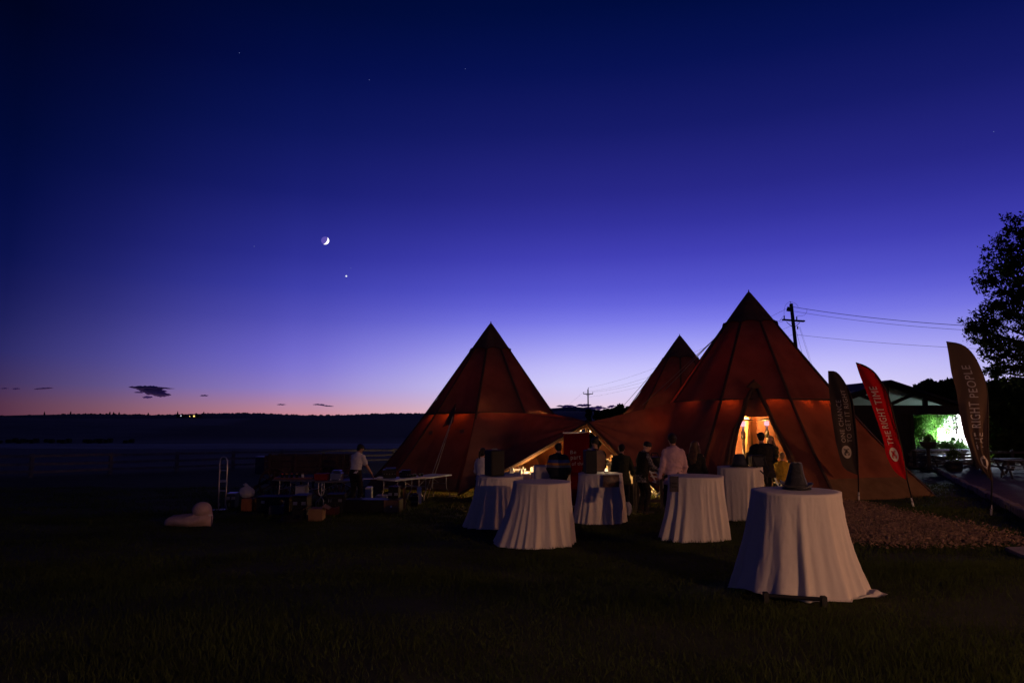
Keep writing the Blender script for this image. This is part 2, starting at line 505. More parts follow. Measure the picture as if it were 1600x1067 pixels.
# ---- two farm houses with a lamp, far off under the hill
M_lampw = emit_mat('far_lamp_warm', (1, .62, .16), 2.2)
M_lampc = emit_mat('far_lamp_cold', (.8, .85, 1), .9)
M_farwall = mat('far_house_wall', (.03, .03, .028), .9, noise=.2)
for px, py, mm, lab, s in ((302, 650, M_lampw, 'tiny far farmhouse with two warm lit windows under the wooded hill', 1.0), (281.5, 649.5, M_lampc, 'tiny far barn with one cold white lamp under the wooded hill', .7)):
    p = W(px, py, 880)
    gz = p.z - 2.0
    hroot = empty('farmhouse', (p.x, p.y, gz), lab, 'house')
    MB().box((p.x, p.y + 6, gz + 1.3), (12, 8, 2.8)).build('wall', M_farwall, hroot)
    MB().add([(p.x - 6.5, p.y + 1.5, gz + 2.7), (p.x + 6.5, p.y + 1.5, gz + 2.7), (p.x + 6.5, p.y + 10.5, gz + 2.7), (p.x - 6.5, p.y + 10.5, gz + 2.7), (p.x - 6.5, p.y + 6, gz + 4.0), (p.x + 6.5, p.y + 6, gz + 4.0)],
             [(0, 1, 5, 4), (2, 3, 4, 5), (1, 2, 5), (3, 0, 4), (3, 2, 1, 0)]).build('roof', M_farwall, hroot)
    MB().box((p.x, p.y + 1.8, p.z), (1.9 * s, .3, 1.7 * s)).build('window', mm, hroot)
    if s == 1.0:
        MB().box((p.x - 5.5, p.y + 1.8, p.z - .3), (.7, .3, .8)).build('window', mm, hroot)

# ---- dark round bales standing out on the pale field
M_bale = mat('round_bale', (.03, .028, .022), 1, noise=.4)
for i, px in enumerate((12, 26, 36, 42, 48, 54, 62, 68, 84, 92, 104, 110, 118, 144, 150, 156, 162, 168, 176, 182, 206, 215)):
    y = 148 + (i * 37 % 11)
    x = (px - 800) / F * y * 1.006
    r = .36 + .2 * ((i * 7) % 5) / 5
    z0 = g(x, y)
    bo = MB().tube([(x - .45, y, z0 + r - .05), (x + .45, y, z0 + r - .05)], r, 14).build('hay_bale', M_bale)
    tag(bo, 'small dark round bale out on the dim field beyond the rail fence', 'hay bale', 'round bales on the field')

# ================================================================== sky objects
def far(px, py, dist):
    return Vector((0, 0, CZ)) + ray(px, py).normalized() * dist
mp = far(508, 376, 9000)
mr = 9000 * math.tan(R(.31))
moon = empty('moon', mp, 'thin crescent moon with its dark side faintly visible', 'moon')
fw = -(mp - Vector((0, 0, CZ))).normalized()
rt = Vector((0, 0, 1)).cross(fw).normalized() * -1
if rt.x < 0: rt = -rt
upv = fw.cross(rt)
if upv.z < 0: upv = -upv
sd = (rt * .80 - upv * .42 - fw * .42).normalized()        # towards the sun below the horizon
mv, mfl, mfd = [], [], []
n_, m_ = 64, 48
# the sphere, split along the terminator; sunlit and dark side are glow colours
ax = sd; bx = ax.orthogonal().normalized(); cx_ = ax.cross(bx)
for half, nm_, mm in ((1, 'lit_crescent', emit_mat('moonlight', (1, .93, .96), 1.6)), (-1, 'dark_side', emit_mat('earthshine', (.105, .075, .40), 1.0))):
    prof = []
    for i in range(25):
        a = (math.pi / 2) * i / 24
        prof.append((math.cos(a), half * math.sin(a)))
    v = []; f = []
    for r_, h_ in prof:
        for k in range(n_):
            t_ = 2 * math.pi * k / n_
            v.append(mp + (ax * h_ + (bx * math.cos(t_) + cx_ * math.sin(t_)) * r_) * mr)
    for i in range(24):
        for k in range(n_):
            k2 = (k + 1) % n_
            f.append((i * n_ + k, i * n_ + k2, (i + 1) * n_ + k2, (i + 1) * n_ + k))
    link_mesh(nm_, v, f, mm, moon, smooth=True)
M_star = emit_mat('starlight', (.85, .88, 1), 1.0)
M_faint = emit_mat('faint_starlight', (.30, .36, .9), .45)
sp = far(541, 431.5, 9000)
o = link_mesh('planet', *(lambda b_: (b_.v, b_.f))(MB().ball(sp, 9000 * math.tan(R(.072)))), M_star)
tag(o, 'bright evening planet below the crescent moon', 'planet')
for px, py, lab in ((1553, 206, 'lone faint star high above the leafy tree'), (397, 385, 'faint star level with the crescent moon'), (577, 125, 'faint star high above the crescent moon'),
                    (548, 419, 'tiny star just above the bright evening planet'), (727, 108, 'faint star high above the twin tent peaks'), (374, 83, 'faint star highest up over the dark field')):
    sp = far(px, py, 9000)
    tag(MB().ball(sp, 9000 * math.tan(R(.026))).build('star', M_faint), lab, 'star')

# thin dusk clouds: real lumpy slabs far away
M_cloud = cloth_mat('dusk_cloud', (.62, .56, .92), (.60, .52, .92), .5, noise=.2, nscale=.004, bump=0)
def cloud(strips, label, D=7000):
    """strips of vapour: each (x0, x1, y, thickness) in the photograph's scale, rebuilt at its distance as a lumpy lens"""
    mb = MB()
    for x0, x1, yc, th, sl in strips:
        c = W((x0 + x1) / 2, yc, D)
        hw = (x1 - x0) / 2 / F * D; hh = th / 2 / F * D
        n1, n2 = 26, 10
        P = []
        for i in range(n1 + 1):
            u = -1 + 2 * i / n1
            e = max(0, 1 - abs(u) ** 2.2)
            wob = .55 + .7 * (mnoise.noise(Vector((u * 4 + x0, yc, 0))) * .5 + .5)
            row = []
            for k in range(n2):
                a = 2 * math.pi * k / n2
                jit = 1 + .5 * mnoise.noise(Vector((u * 9 + x0, math.cos(a) * 2, math.sin(a) * 2 + yc)))
                row.append(c + Vector((u * hw, math.cos(a) * hw * .35 * e, math.sin(a) * hh * e * wob * jit - u * sl / F * D + hh * .6 * mnoise.noise(Vector((u * 3 + yc, 3, x0))))))
            P.append(row)
        mb.grid(P, close=True)
    tag(mb.build('cloud', M_cloud, smooth=True), label, 'cloud')
cloud([(200, 262, 606, 7, 1), (212, 262, 610, 9, 2), (220, 268, 614, 9, 3), (224, 254, 609, 9, 2), (204, 274, 606, 3, 1), (209, 226, 613, 2.5, 0), (222, 239, 620.5, 4, 0), (238, 268, 617, 6, 0)], 'ragged dark cloud bank low over the wooded hill')
cloud([(0, 14, 607, 2.2, 0), (18, 32, 607.5, 2.6, 0)], 'pair of thin dark wisps just above the hill at the frame edge')
cloud([(52, 84, 607, 3, -1)], 'single slim cloud wisp beside the ragged cloud bank')
cloud([(312, 326, 618, 2.4, 0)], 'short dark wisp alone to one side of the ragged cloud bank')
cloud([(432, 447, 632, 2, 0)], 'tiny low wisp just above the woods crest')
cloud([(488, 508, 632, 2.2, 0), (500, 522, 634, 2, 1)], 'chain of tiny low wisps on the pink horizon')
cloud([(868, 905, 634.5, 4, 0), (900, 925, 633, 4.5, 0), (908, 950, 637.5, 5, 0), (930, 942, 635, 2.5, 0), (948, 962, 635, 4, -1), (860, 900, 640, 6, 0), (885, 935, 641, 6, 0)], 'low purple cloud bank behind the far utility pole')
# ================================================================== the tents
TAN = (.215, .076, .060)
M_canvas_up = cloth_mat('canvas_double', TAN, (.58, .050, .014), .006, noise=.38, nscale=1.3, bump=.35, bscale=22)
M_canvas_lo = cloth_mat('canvas_single', (.235, .086, .052), (.64, .085, .016), .010, noise=.38, nscale=1.5, bump=.35, bscale=22)
M_canvas_link = cloth_mat('canvas_link', (.20, .082, .064), (.6, .085, .020), .006, noise=.3, nscale=2.2, bscale=14)
M_cap = cloth_mat('canvas_cap', (.15, .085, .06), (.4, .06, .01), .006, noise=.3, nscale=3)
M_seam = mat('seam_webbing', (.075, .040, .030), .9, noise=.3, nscale=12, bump=.2)
M_skirt = cloth_mat('skirt_cloth', (.17, .10, .06), (.4, .1, .02), .006, noise=.35, nscale=3)
M_mesh = cloth_mat('door_header_cloth', (.22, .10, .06), (.5, .1, .03), .02, noise=.3, nscale=6)
M_lining = mat('lining', (.55, .40, .22), .9, noise=.15, nscale=2, bump=.1)
M_rope = mat('rope', (.22, .20, .18), .9)
M_lampglass = emit_mat('lantern_glow', (1, .62, .25), 2.2)
WARM = (1.0, .50, .13)

class Tent:
    def __init__(s, px, py, D, Rb, a0, label, ring_t=.57):
        s.ap = W(px, py, D); s.c = Vector((s.ap.x, D, 0)); s.Rb = Rb; s.a0 = a0; s.ring = ring_t
        s.zg = g(s.c.x, s.c.y)
        s.h = s.ap.z - s.zg
        s.root = empty('tipi_tent', (s.c.x, s.c.y, s.zg), label, 'tent', 'tall canvas tipi tents')
    def ang(s, k): return R(s.a0 - 20 + 40 * k)
    def cor(s, k, t, out=0.0):
        r = s.Rb * (.93 * t + .07 * t ** 5) + .02 * (1 - t) + out
        a = s.ang(k)
        x, y = s.c.x + r * math.sin(a), s.c.y - r * math.cos(a)
        z0 = g(x, y) * t + s.zg * (1 - t)
        return Vector((x, y, s.ap.z + (z0 - s.ap.z) * t - .0))
    def panel(s, k, u, t, sag=.16):
        a, b = s.cor(k, t), s.cor(k + 1, t)
        p = a.lerp(b, u)
        inw = Vector((s.c.x - p.x, s.c.y - p.y, 0)).normalized()
        q = 4 * u * (1 - u)
        wr = .034 * mnoise.noise(Vector((p.x * 1.1, p.y * 1.1, p.z * .7))) + .016 * mnoise.noise(Vector((p.x * 4, p.z * 2.2 + p.x * 3, p.y * 4)))
        return p + inw * (sag * q * min(1, t * 1.6) + wr)
    def side(s, k, t0, t1, name, mat_, nu=22, nt=30):
        P = [[s.panel(k, j / nu, t0 + (t1 - t0) * i / nt) for j in range(nu + 1)] for i in range(nt + 1)]
        return MB().grid(P).build(name, mat_, s.root, smooth=True)
    def seam(s, k, t0, t1, w=.05):
        pts = [s.cor(k, t0 + (t1 - t0) * i / 14, .012) for i in range(15)]
        return MB().tube(pts, [(w, .022)] * 15, 8).build('seam', M_seam, s.root)
    def belt(s, k, t, r=.035):
        pts = [s.panel(k, j / 10, t) + Vector((math.sin(s.ang(k + .5)) * .02, -math.cos(s.ang(k + .5)) * .02, 0)) for j in range(11)]
        return MB().tube(pts, [(.018, r)] * 11, 6).build('seam', M_seam, s.root)
    def upper(s, cap_t=.17):
        for k in range(9):
            s.side(k, cap_t * .72, s.ring, 'canvas_panel', M_canvas_up)
            s.seam(k, cap_t, s.ring)
            s.belt(k, s.ring)
        # weather cap: a fuller cone with a scalloped hem, pinched under a knob of pole ends
        P = []
        for i in range(9):
            t = cap_t * 1.04 * i / 8
            row = []
            for k in range(9):
                for j in range(4):
                    u = j / 4
                    p = s.cor(k, max(t, .004)).lerp(s.cor(k + 1, max(t, .004)), u)
                    o = Vector((p.x - s.c.x, p.y - s.c.y, 0))
                    if i == 8: p = p + Vector((0, 0, .10 * (4 * u * (1 - u))))
                    row.append(p + o.normalized() * (.020 + .012 * min(1, i / 3)))
            P.append(row)
        MB().grid(P, close=True).build('cap', M_cap, s.root, smooth=True)
        MB().lathe(s.ap - Vector((0, 0, .12)), [(.05, 0), (.035, .10), (.012, .20)], 8).build('finial', M_seam, s.root)
        hem = [s.cor(k // 4, cap_t * 1.04).lerp(s.cor(k // 4 + 1, cap_t * 1.04), (k % 4) / 4) for k in range(37)]
        hem = [p + Vector((p.x - s.c.x, p.y - s.c.y, 0)).normalized() * .035 + Vector((0, 0, .10 * 4 * ((k % 4) / 4) * (1 - (k % 4) / 4))) for k, p in enumerate(hem)]
        MB().tube(hem, .016, 6).build('hem', M_seam, s.root)
    def lower(s, sides, t1=.925, lift=0.0):
        for k in sides:
            s.side(k, s.ring, t1, 'canvas_panel', M_canvas_lo)
    def skirt(s, sides, t0=.92, low=.0):
        for k in sides:
            P = []
            for i in range(6):
                t = t0 + (1.0 - t0) * i / 5
                row = []
                for j in range(15):
                    p = s.panel(k, j / 14, t, .16 * (1 - i / 5))
                    o = Vector((p.x - s.c.x, p.y - s.c.y, 0)).normalized()
                    p = p + o * (.03 - .05 * i / 5 + .02 * mnoise.noise(Vector((p.x * 3, p.y * 3, i * .5))))
                    if i == 5: p.z = g(p.x, p.y) + low
                    row.append(p)
                P.append(row)
            MB().grid(P).build('skirt', M_skirt, s.root, smooth=True)
    def lowseam(s, ks, t1=1.0):
        for k in ks: s.seam(k, s.ring, t1)
    def poles(s, n=3, r0=.09, rot=0.0):
        for j in range(n):
            a = rot + j * 2 * math.pi / n
            b = Vector((s.c.x + 2.1 * math.sin(a), s.c.y - 2.1 * math.cos(a), 0)); b.z = g(b.x, b.y)
            MB().tube([b, b.lerp(s.ap, .5), s.ap - Vector((0, 0, .25))], [r0, r0 * .9, r0 * .6], 10).build('pole', M_wood, s.root, smooth=True)
    def uplights(s, where, watts=9.0):
        """cans hung on an added fabric shelf just inside the wall seam, washing the canvas below it"""
        zs = s.cor(0, s.ring).z
        P = [[], []]
        for k in range(9):
            for j in range(5):
                p = s.panel(k, j / 5, s.ring)
                inw = Vector((s.c.x - p.x, s.c.y - p.y, 0)).normalized()
                P[0].append(p + inw * .015 + Vector((0, 0, .0))); P[1].append(p + inw * .75 + Vector((0, 0, -.04)))
        MB().grid(P, close=True).build('light_shelf', M_lining, s.root)  # unseen shelf added to keep the uplights off the canvas above
        for kf, pw in where:
            k = int(math.floor(kf)); u = kf - k
            p = s.panel(k, u, s.ring)
            inw = Vector((s.c.x - p.x, s.c.y - p.y, 0)).normalized()
            q = p + inw * .34 + Vector((0, 0, -.13))
            MB().tube([q + inw * .10 + Vector((0, 0, .10)), q + inw * .10 + Vector((0, 0, -.06))], .045, 8).build('uplight', M_dark, s.root)
            lamp('uplight_bulb', q, watts * pw, (1, .42, .09), .05, kind='SPOT', parent=s.root, aim=p + Vector((0, 0, -.16)), angle=112, blend=.9)
    def lantern(s, z, watts, dx=0, dy=0):
        p = Vector((s.c.x + dx, s.c.y + dy, z))
        MB().lathe(p, [(.05, .16), (.13, .12), (.13, -.12), (.08, -.16)], 12).build('lantern', M_lampglass, s.root)
        MB().tube([p + Vector((0, 0, .16)), Vector((p.x, p.y, s.ap.z - .6))], .008, 5).build('cord', M_dark, s.root)
        lamp('lantern_bulb', p - Vector((0, 0, .3)), watts, WARM, .15, parent=s.root)
def guy(root, a, b, r=.010):
    return MB().tube([a, b], r, 5).build('guy_rope', M_rope, root)

TL = Tent(767, 505, 28, 5.0, 10.5, 'pointed canvas tent on its own beside the folding tables, its edge lifted over the banner', .565)
TR = Tent(1170, 456, 25, 5.75, -18, 'tallest canvas tent, with the lit arched doorway and the dark figure in it', .573)
TB = Tent(1062, 524, 37, 5.7, 6, 'canvas tent half hidden behind the tallest one', .57)
for T_ in (TL, TR, TB): T_.upper()

# ---- single tent: walls on its outer sides, the rest lifted to the link canopy
TL.lower((8, 7, 6, 5, 4, 3)); TL.skirt((7, 6, 5, 4, 3)); TL.lowseam((8, 7, 6, 5, 4, 3), .97)
TL.skirt((8,), low=.16)
TL.poles(3, rot=.5)
TR.lower((1, 2, 3, 4, 5)); TR.skirt((1, 2, 3, 4, 5)); TR.lowseam((1, 2, 3, 4, 5), .985); TR.poles(3, rot=.9)
TB.lower(range(9)); TB.skirt(range(9)); TB.lowseam(range(9)); TB.poles(3)

# ---- the link: canvas swept from both tents to one junction pole
J = W(918, 660, 22.6); K = W(925, 659, 28.5)
L0r, L1r, L2r, L0b = TL.cor(0, TL.ring), TL.cor(1, TL.ring), TL.cor(2, TL.ring), TL.cor(0, 1.06)
L0b.z = g(L0b.x, L0b.y) + .06
R0r, R8r, R7r, R0b = TR.cor(0, TR.ring), TR.cor(8, TR.ring), TR.cor(7, TR.ring), TR.cor(0, 1.0)
Q = onground(W(1036, 762, 21.4), .03)
def poly_pt(pts, u, wts=None):
    n = len(pts) - 1
    if wts:
        for i in range(n):
            if u <= wts[i + 1] or i == n - 1:
                return pts[i].lerp(pts[i + 1], min(1, max(0, (u - wts[i]) / (wts[i + 1] - wts[i]))))
    x = min(u * n, n - 1e-6); i = int(x)
    return pts[i].lerp(pts[i + 1], x - i)
def sweep(T_, B_, wt, wb, root, sag=.18, fold=.05, nf=5, name='link_canopy', nu=40, nv=26, seed=0.0, mat_=None, topsag=.0):
    P = []
    for i in range(nv + 1):
        v = i / nv
        row = []
        for j in range(nu + 1):
            u = j / nu
            a = poly_pt(T_, u, wt) + Vector((0, 0, -topsag * 4 * u * (1 - u)))
            b = poly_pt(B_, u, wb)
            p = a.lerp(b, v)
            span = (a - b).length
            q = min(1, span / 1.2)
            env = math.sin(math.pi * min(1, max(0, v)))
            f = fold * math.sin(v * nf * 2 * math.pi + seed + 1.6 * math.sin(u * 3 + seed) + u * 1.2) * (.35 + .65 * u) * q
            f += .03 * mnoise.noise(Vector((u * 3 + seed, v * 9, seed))) * q
            p = p + Vector((0, .55, -.65)) * (sag * env * q * math.sin(math.pi * min(1, u * .9 + .1))) + Vector((0, -f, f * .4)) * env
            row.append(p)
        P.append(row)
    return MB().grid(P).build(name, mat_ or M_canvas_link, root, smooth=True)
sweep([L0r, L1r, J], [L0b, L0b.lerp(J, .5) + Vector((0, .05, -.07)), J], [0, .42, 1], [0, .5, 1], TL.root, seed=.7, nf=4, fold=.045)
sweep([L1r, L2r], [J, K], None, None, TL.root, sag=.22, fold=.02, nf=2, nu=12, nv=16, seed=2)
sweep([R0r, R8r, J], [R0b, Q, J], [0, .30, 1], [0, .18, 1], TR.root, seed=2.2, sag=.24, fold=.06, nf=4)
sweep([R8r, R7r], [J, K], None, None, TR.root, sag=.25, fold=.03, nf=2, nu=12, nv=18, seed=1)
# back closing walls between the tents
L4r, L4b, R6r, R6b = TL.cor(4, TL.ring), TL.cor(4, 1), TR.cor(6, TR.ring), TR.cor(6, 1)
sweep([TL.cor(3, TL.ring), L4r], [K, K + Vector((0, 2, 0))], None, None, TL.root, sag=.1, fold=.0, nu=8, nv=10)
sweep([TR.cor(7, TR.ring), R6r], [K, K + Vector((0, 2, 0))], None, None, TR.root, sag=.1, fold=.0, nu=8, nv=10)
sweep([L2r, TL.cor(3, TL.ring)], [K, K + Vector((0, .01, 0))], None, None, TL.root, sag=.1, fold=.0, nu=8, nv=10)
TL.seam(0, TL.ring, .99)
TR.seam(0, TR.ring, .985)
# lifted canvas edges: rolled hem with a timber batten under it, catching the lantern light
for root, a, b in ((TL.root, L0b, J), (TR.root, Q, J)):
    mid = a.lerp(b, .5) + Vector((0, .05, -.07 if root is TL.root else -.03))
    MB().tube([a, a.lerp(mid, .5) , mid, mid.lerp(b, .5), b], [(.05, .035)] * 5, 8).build('hem', M_seam, root, smooth=True)
    off = Vector((0, .22, -.10))
    MB().tube([a.lerp(b, .12) + off, a.lerp(b, .5) + off + Vector((0, 0, -.05)), b + off], .045, 8).build('batten', M_wood, root, smooth=True)
jp = empty('junction_pole', (J.x, J.y + .3, g(J.x, J.y + .3)), 'wooden post holding up the joined canvas between the two tents', 'post')
MB().tube([(J.x, J.y + .32, g(J.x, J.y + .32)), (J.x, J.y + .3, J.z + .02)], .05, 10).build('shaft', M_wood, jp)
MB().lathe((J.x, J.y + .3, J.z - .02), [(.08, 0), (.08, .05), (.03, .10)], 10).build('cap', M_dark, jp)

# ---- the lit doorway in the tall tent's front side (side 0)
c0, c1 = R0r, TR.cor(1, TR.ring); b0, b1 = R0b, TR.cor(1, 1.0)
nrm = (c1 - c0).cross((b0 + b1) / 2 - c0).normalized()
if nrm.y > 0: nrm = -nrm
pc = (c0 + c1 + b0 + b1) / 4
def on_front(px, py, off=0.0):
    d = ray(px, py); o = Vector((0, 0, CZ))
    return o + d * ((pc - o).dot(nrm) / d.dot(nrm)) + nrm * off
DL = [(1178, 604), (1168.5, 621), (1161.5, 648), (1152, 670), (1146, 700), (1142.5, 725), (1137, 775)]
DR = [(1181, 604), (1190, 622), (1201, 645), (1210.5, 668), (1220, 687), (1231, 708), (1252, 775)]
def curve_px(C, py):
    for (x0, y0), (x1, y1) in zip(C, C[1:]):
        if y0 <= py <= y1: return x0 + (x1 - x0) * (py - y0) / (y1 - y0)
    return C[-1][0] if py > C[-1][1] else C[0][0]
def half(Ccurve, kk, name):
    P = []
    for i in range(21):
        t = TR.ring + (1.0 - TR.ring) * i / 20
        outer = TR.cor(kk, t)
        # the row height on the front plane in photograph pixels
        rel = outer - Vector((0, 0, CZ))
        row = []
        zz = outer.z
        # find the doorway edge point at this height on the plane
        lo_, hi_ = 604.0, 800.0
        for _ in range(30):
            md = (lo_ + hi_) / 2
            if on_front(curve_px(Ccurve, md), md).z > zz: lo_ = md
            else: hi_ = md
        inner = on_front(curve_px(Ccurve, lo_), lo_)
        for j in range(11):
            u = j / 10
            p = outer.lerp(inner, u)
            sagd = .10 * math.sin(math.pi * u) * (i / 20)
            p = p - nrm * sagd + nrm * (.035 * math.sin(u * 9 + kk * 2) * u * (i / 20))
            if i == 20: p.z = g(p.x, p.y) + .02
            row.append(p)
        P.append(row)
    MB().grid(P).build(name, M_canvas_lo, TR.root, smooth=True)
half(DL, 0, 'door_flap'); half(DR, 1, 'door_flap')
for C in (DL, DR):
    pts = [on_front(x, y, .03) for x, y in C]
    MB().tube(pts, [.05, .055, .06, .07, .075, .08, .085], 8).build('door_edge', M_seam, TR.root, smooth=True)
    s_ = -1 if C is DL else 1                      # the flap rolled back beside the edge
    pts = [on_front(x + s_ * (2.5 + 3.0 * i / 6), y + 4, .05) for i, (x, y) in enumerate(C)]
    MB().tube(pts, [.02, .035, .045, .055, .06, .065, .06], 8).build('rolled_flap', M_skirt, TR.root, smooth=True)
P = []
for i in range(9):
    py = 606 + (648 - 606) * i / 8
    P.append([on_front(curve_px(DL, py) + (curve_px(DR, py) - curve_px(DL, py)) * j / 8, py + (1.2 * math.sin(math.pi * j / 8) if i == 8 else 0), -.06 - .02 * math.sin(i * 2.4)) for j in range(9)])
MB().grid(P).build('door_header', M_mesh, TR.root, smooth=True)
hp = [on_front(1166, 608, .10), on_front(1178, 597, .16), on_front(1192, 609, .10), on_front(1179, 606, .32)]
MB().add(hp + [on_front(1178.5, 609, .05)], [(0, 3, 1), (3, 2, 1), (0, 4, 3), (4, 2, 3)]).build('vent_hood', M_cap, TR.root)
# vent hood and two small tie patches on the single tent, with its long guy rope
def on_tent(T_, px, py, off=.03):
    """where a sight line meets a tent's own canvas"""
    best = None
    o = Vector((0, 0, CZ)); d = ray(px, py)
    for k in range(9):
        a, b2, b3 = T_.ap, T_.cor(k, .9), T_.cor(k + 1, .9)
        n = (b2 - a).cross(b3 - a).normalized()
        if abs(d.dot(n)) < 1e-6: continue
        tt = (a - o).dot(n) / d.dot(n); p = o + d * tt
        ang_ = math.atan2(p.x - T_.c.x, -(p.y - T_.c.y)); dk = (math.degrees(ang_) - (T_.a0 - 20 + 40 * k)) % 360
        if dk <= 40.5 and (best is None or tt < best[0]):
            if n.dot(d) > 0: n = -n
            best = (tt, p + n * off, n)
    return best[1]
q = [on_tent(TL, 715, 630, .10), on_tent(TL, 692, 669, .05), on_tent(TL, 714, 668, .30), on_tent(TL, 714, 650, .28)]
MB().add(q, [(0, 1, 3), (1, 2, 3), (0, 3, 2)]).build('vent_hood', M_cap, TL.root)
for px, py in ((673, 676), (722, 674)):
    p = [on_tent(TL, px + dx, py + dy, .03) for dx, dy in ((-4, -1), (4, -3), (3, 3), (-2, 4))]
    MB().add(p, [(0, 1, 2, 3)]).build('tie_patch', M_cap, TL.root)
guy(TL.root, on_tent(TL, 714, 640, .1), onground(W(662, 757, 21.6)), .016)
guy(TL.root, on_tent(TL, 714, 640, .1), onground(W(668, 757, 21.6)), .012)
# storm lines from the high peaks
guy(TB.root, TR.cor(7, .22), onground(W(968, 655, 52), 2.0), .018)
guy(TR.root, TR.cor(8, .22), W(1004, 633, 33), .012)
guy(TB.root, TB.cor(8, .12), W(975, 633, 48), .014)
guy(TR.root, TR.cor(2, .985), onground(W(1467, 768, 20.2)), .014)
guy(TL.root, L0b, onground(L0b + Vector((-.3, -.5, 0))), .014)

# ---- light inside: lanterns on cords, uplights along the wall seam
TL.lantern(3.1, 250)
TR.lantern(3.4, 700)
TB.lantern(3.0, 420)
TL.uplights([(-1.6, .5), (-.75, 1.0), (-.35, .75), (.22, .7), (.62, .8), (1.12, .9), (1.55, 1.0), (2.1, .9), (3.3, .6), (5.4, .6), (6.6, .5)], 300.0)
TR.uplights([(-1.2, 1.0), (-.6, .9), (.12, 1.0), (.80, 1.0), (1.35, .9), (1.75, .8), (2.4, .6), (3.6, .6), (5, .6), (6.6, .7)], 320.0)
TB.uplights([(-.8, 1.3), (-1.3, 1.0), (.3, .6)], 280.0)
wsh = Vector((TR.c.x - .6, TR.c.y - 1.0, 2.3))
MB().tube([wsh + Vector((0, 0, .02)), wsh + Vector((-.12, .22, .10))], .07, 10).build('added_spotlight', M_dark, TR.root)  # assumed spot, put in to brighten the back canvas seen through the doorway
lamp('added_spotlight_beam', wsh + Vector((-.12, .30, .12)), 9000, (1, .60, .19), .08, kind='SPOT', parent=TR.root, aim=(TR.c.x - 2.2, TR.c.y + 5.0, 1.8), angle=115, blend=.6)
# assumed festoon bulbs, added to light the grass and tables under the link canopy
fb = empty('assumed_festoon', (3.2, 24.9, g(3.2, 24.9)), 'assumed string of small warm bulbs hung under the joined canvas', 'string lights')
pa, pb = Vector((1.0, 25.9, 1.75)), Vector((5.5, 23.9, 1.75))
cord = []
for i in range(13):
    p = pa.lerp(pb, i / 12) + Vector((0, 0, -.25 * math.sin(math.pi * i / 12)))
    cord.append(p)
    MB().ball(p - Vector((0, 0, .07)), .045, 8, 6).build('bulb', emit_mat('festoon_glow', (1, .66, .28), 12) if i == 0 else MATS['festoon_glow'], fb)
MB().tube(cord, .008, 5).build('cable', M_dark, fb)
for i in (2, 6, 10):
    lamp('bulb_light', cord[i] - Vector((0, 0, .15)), 280, WARM, .08, parent=fb)
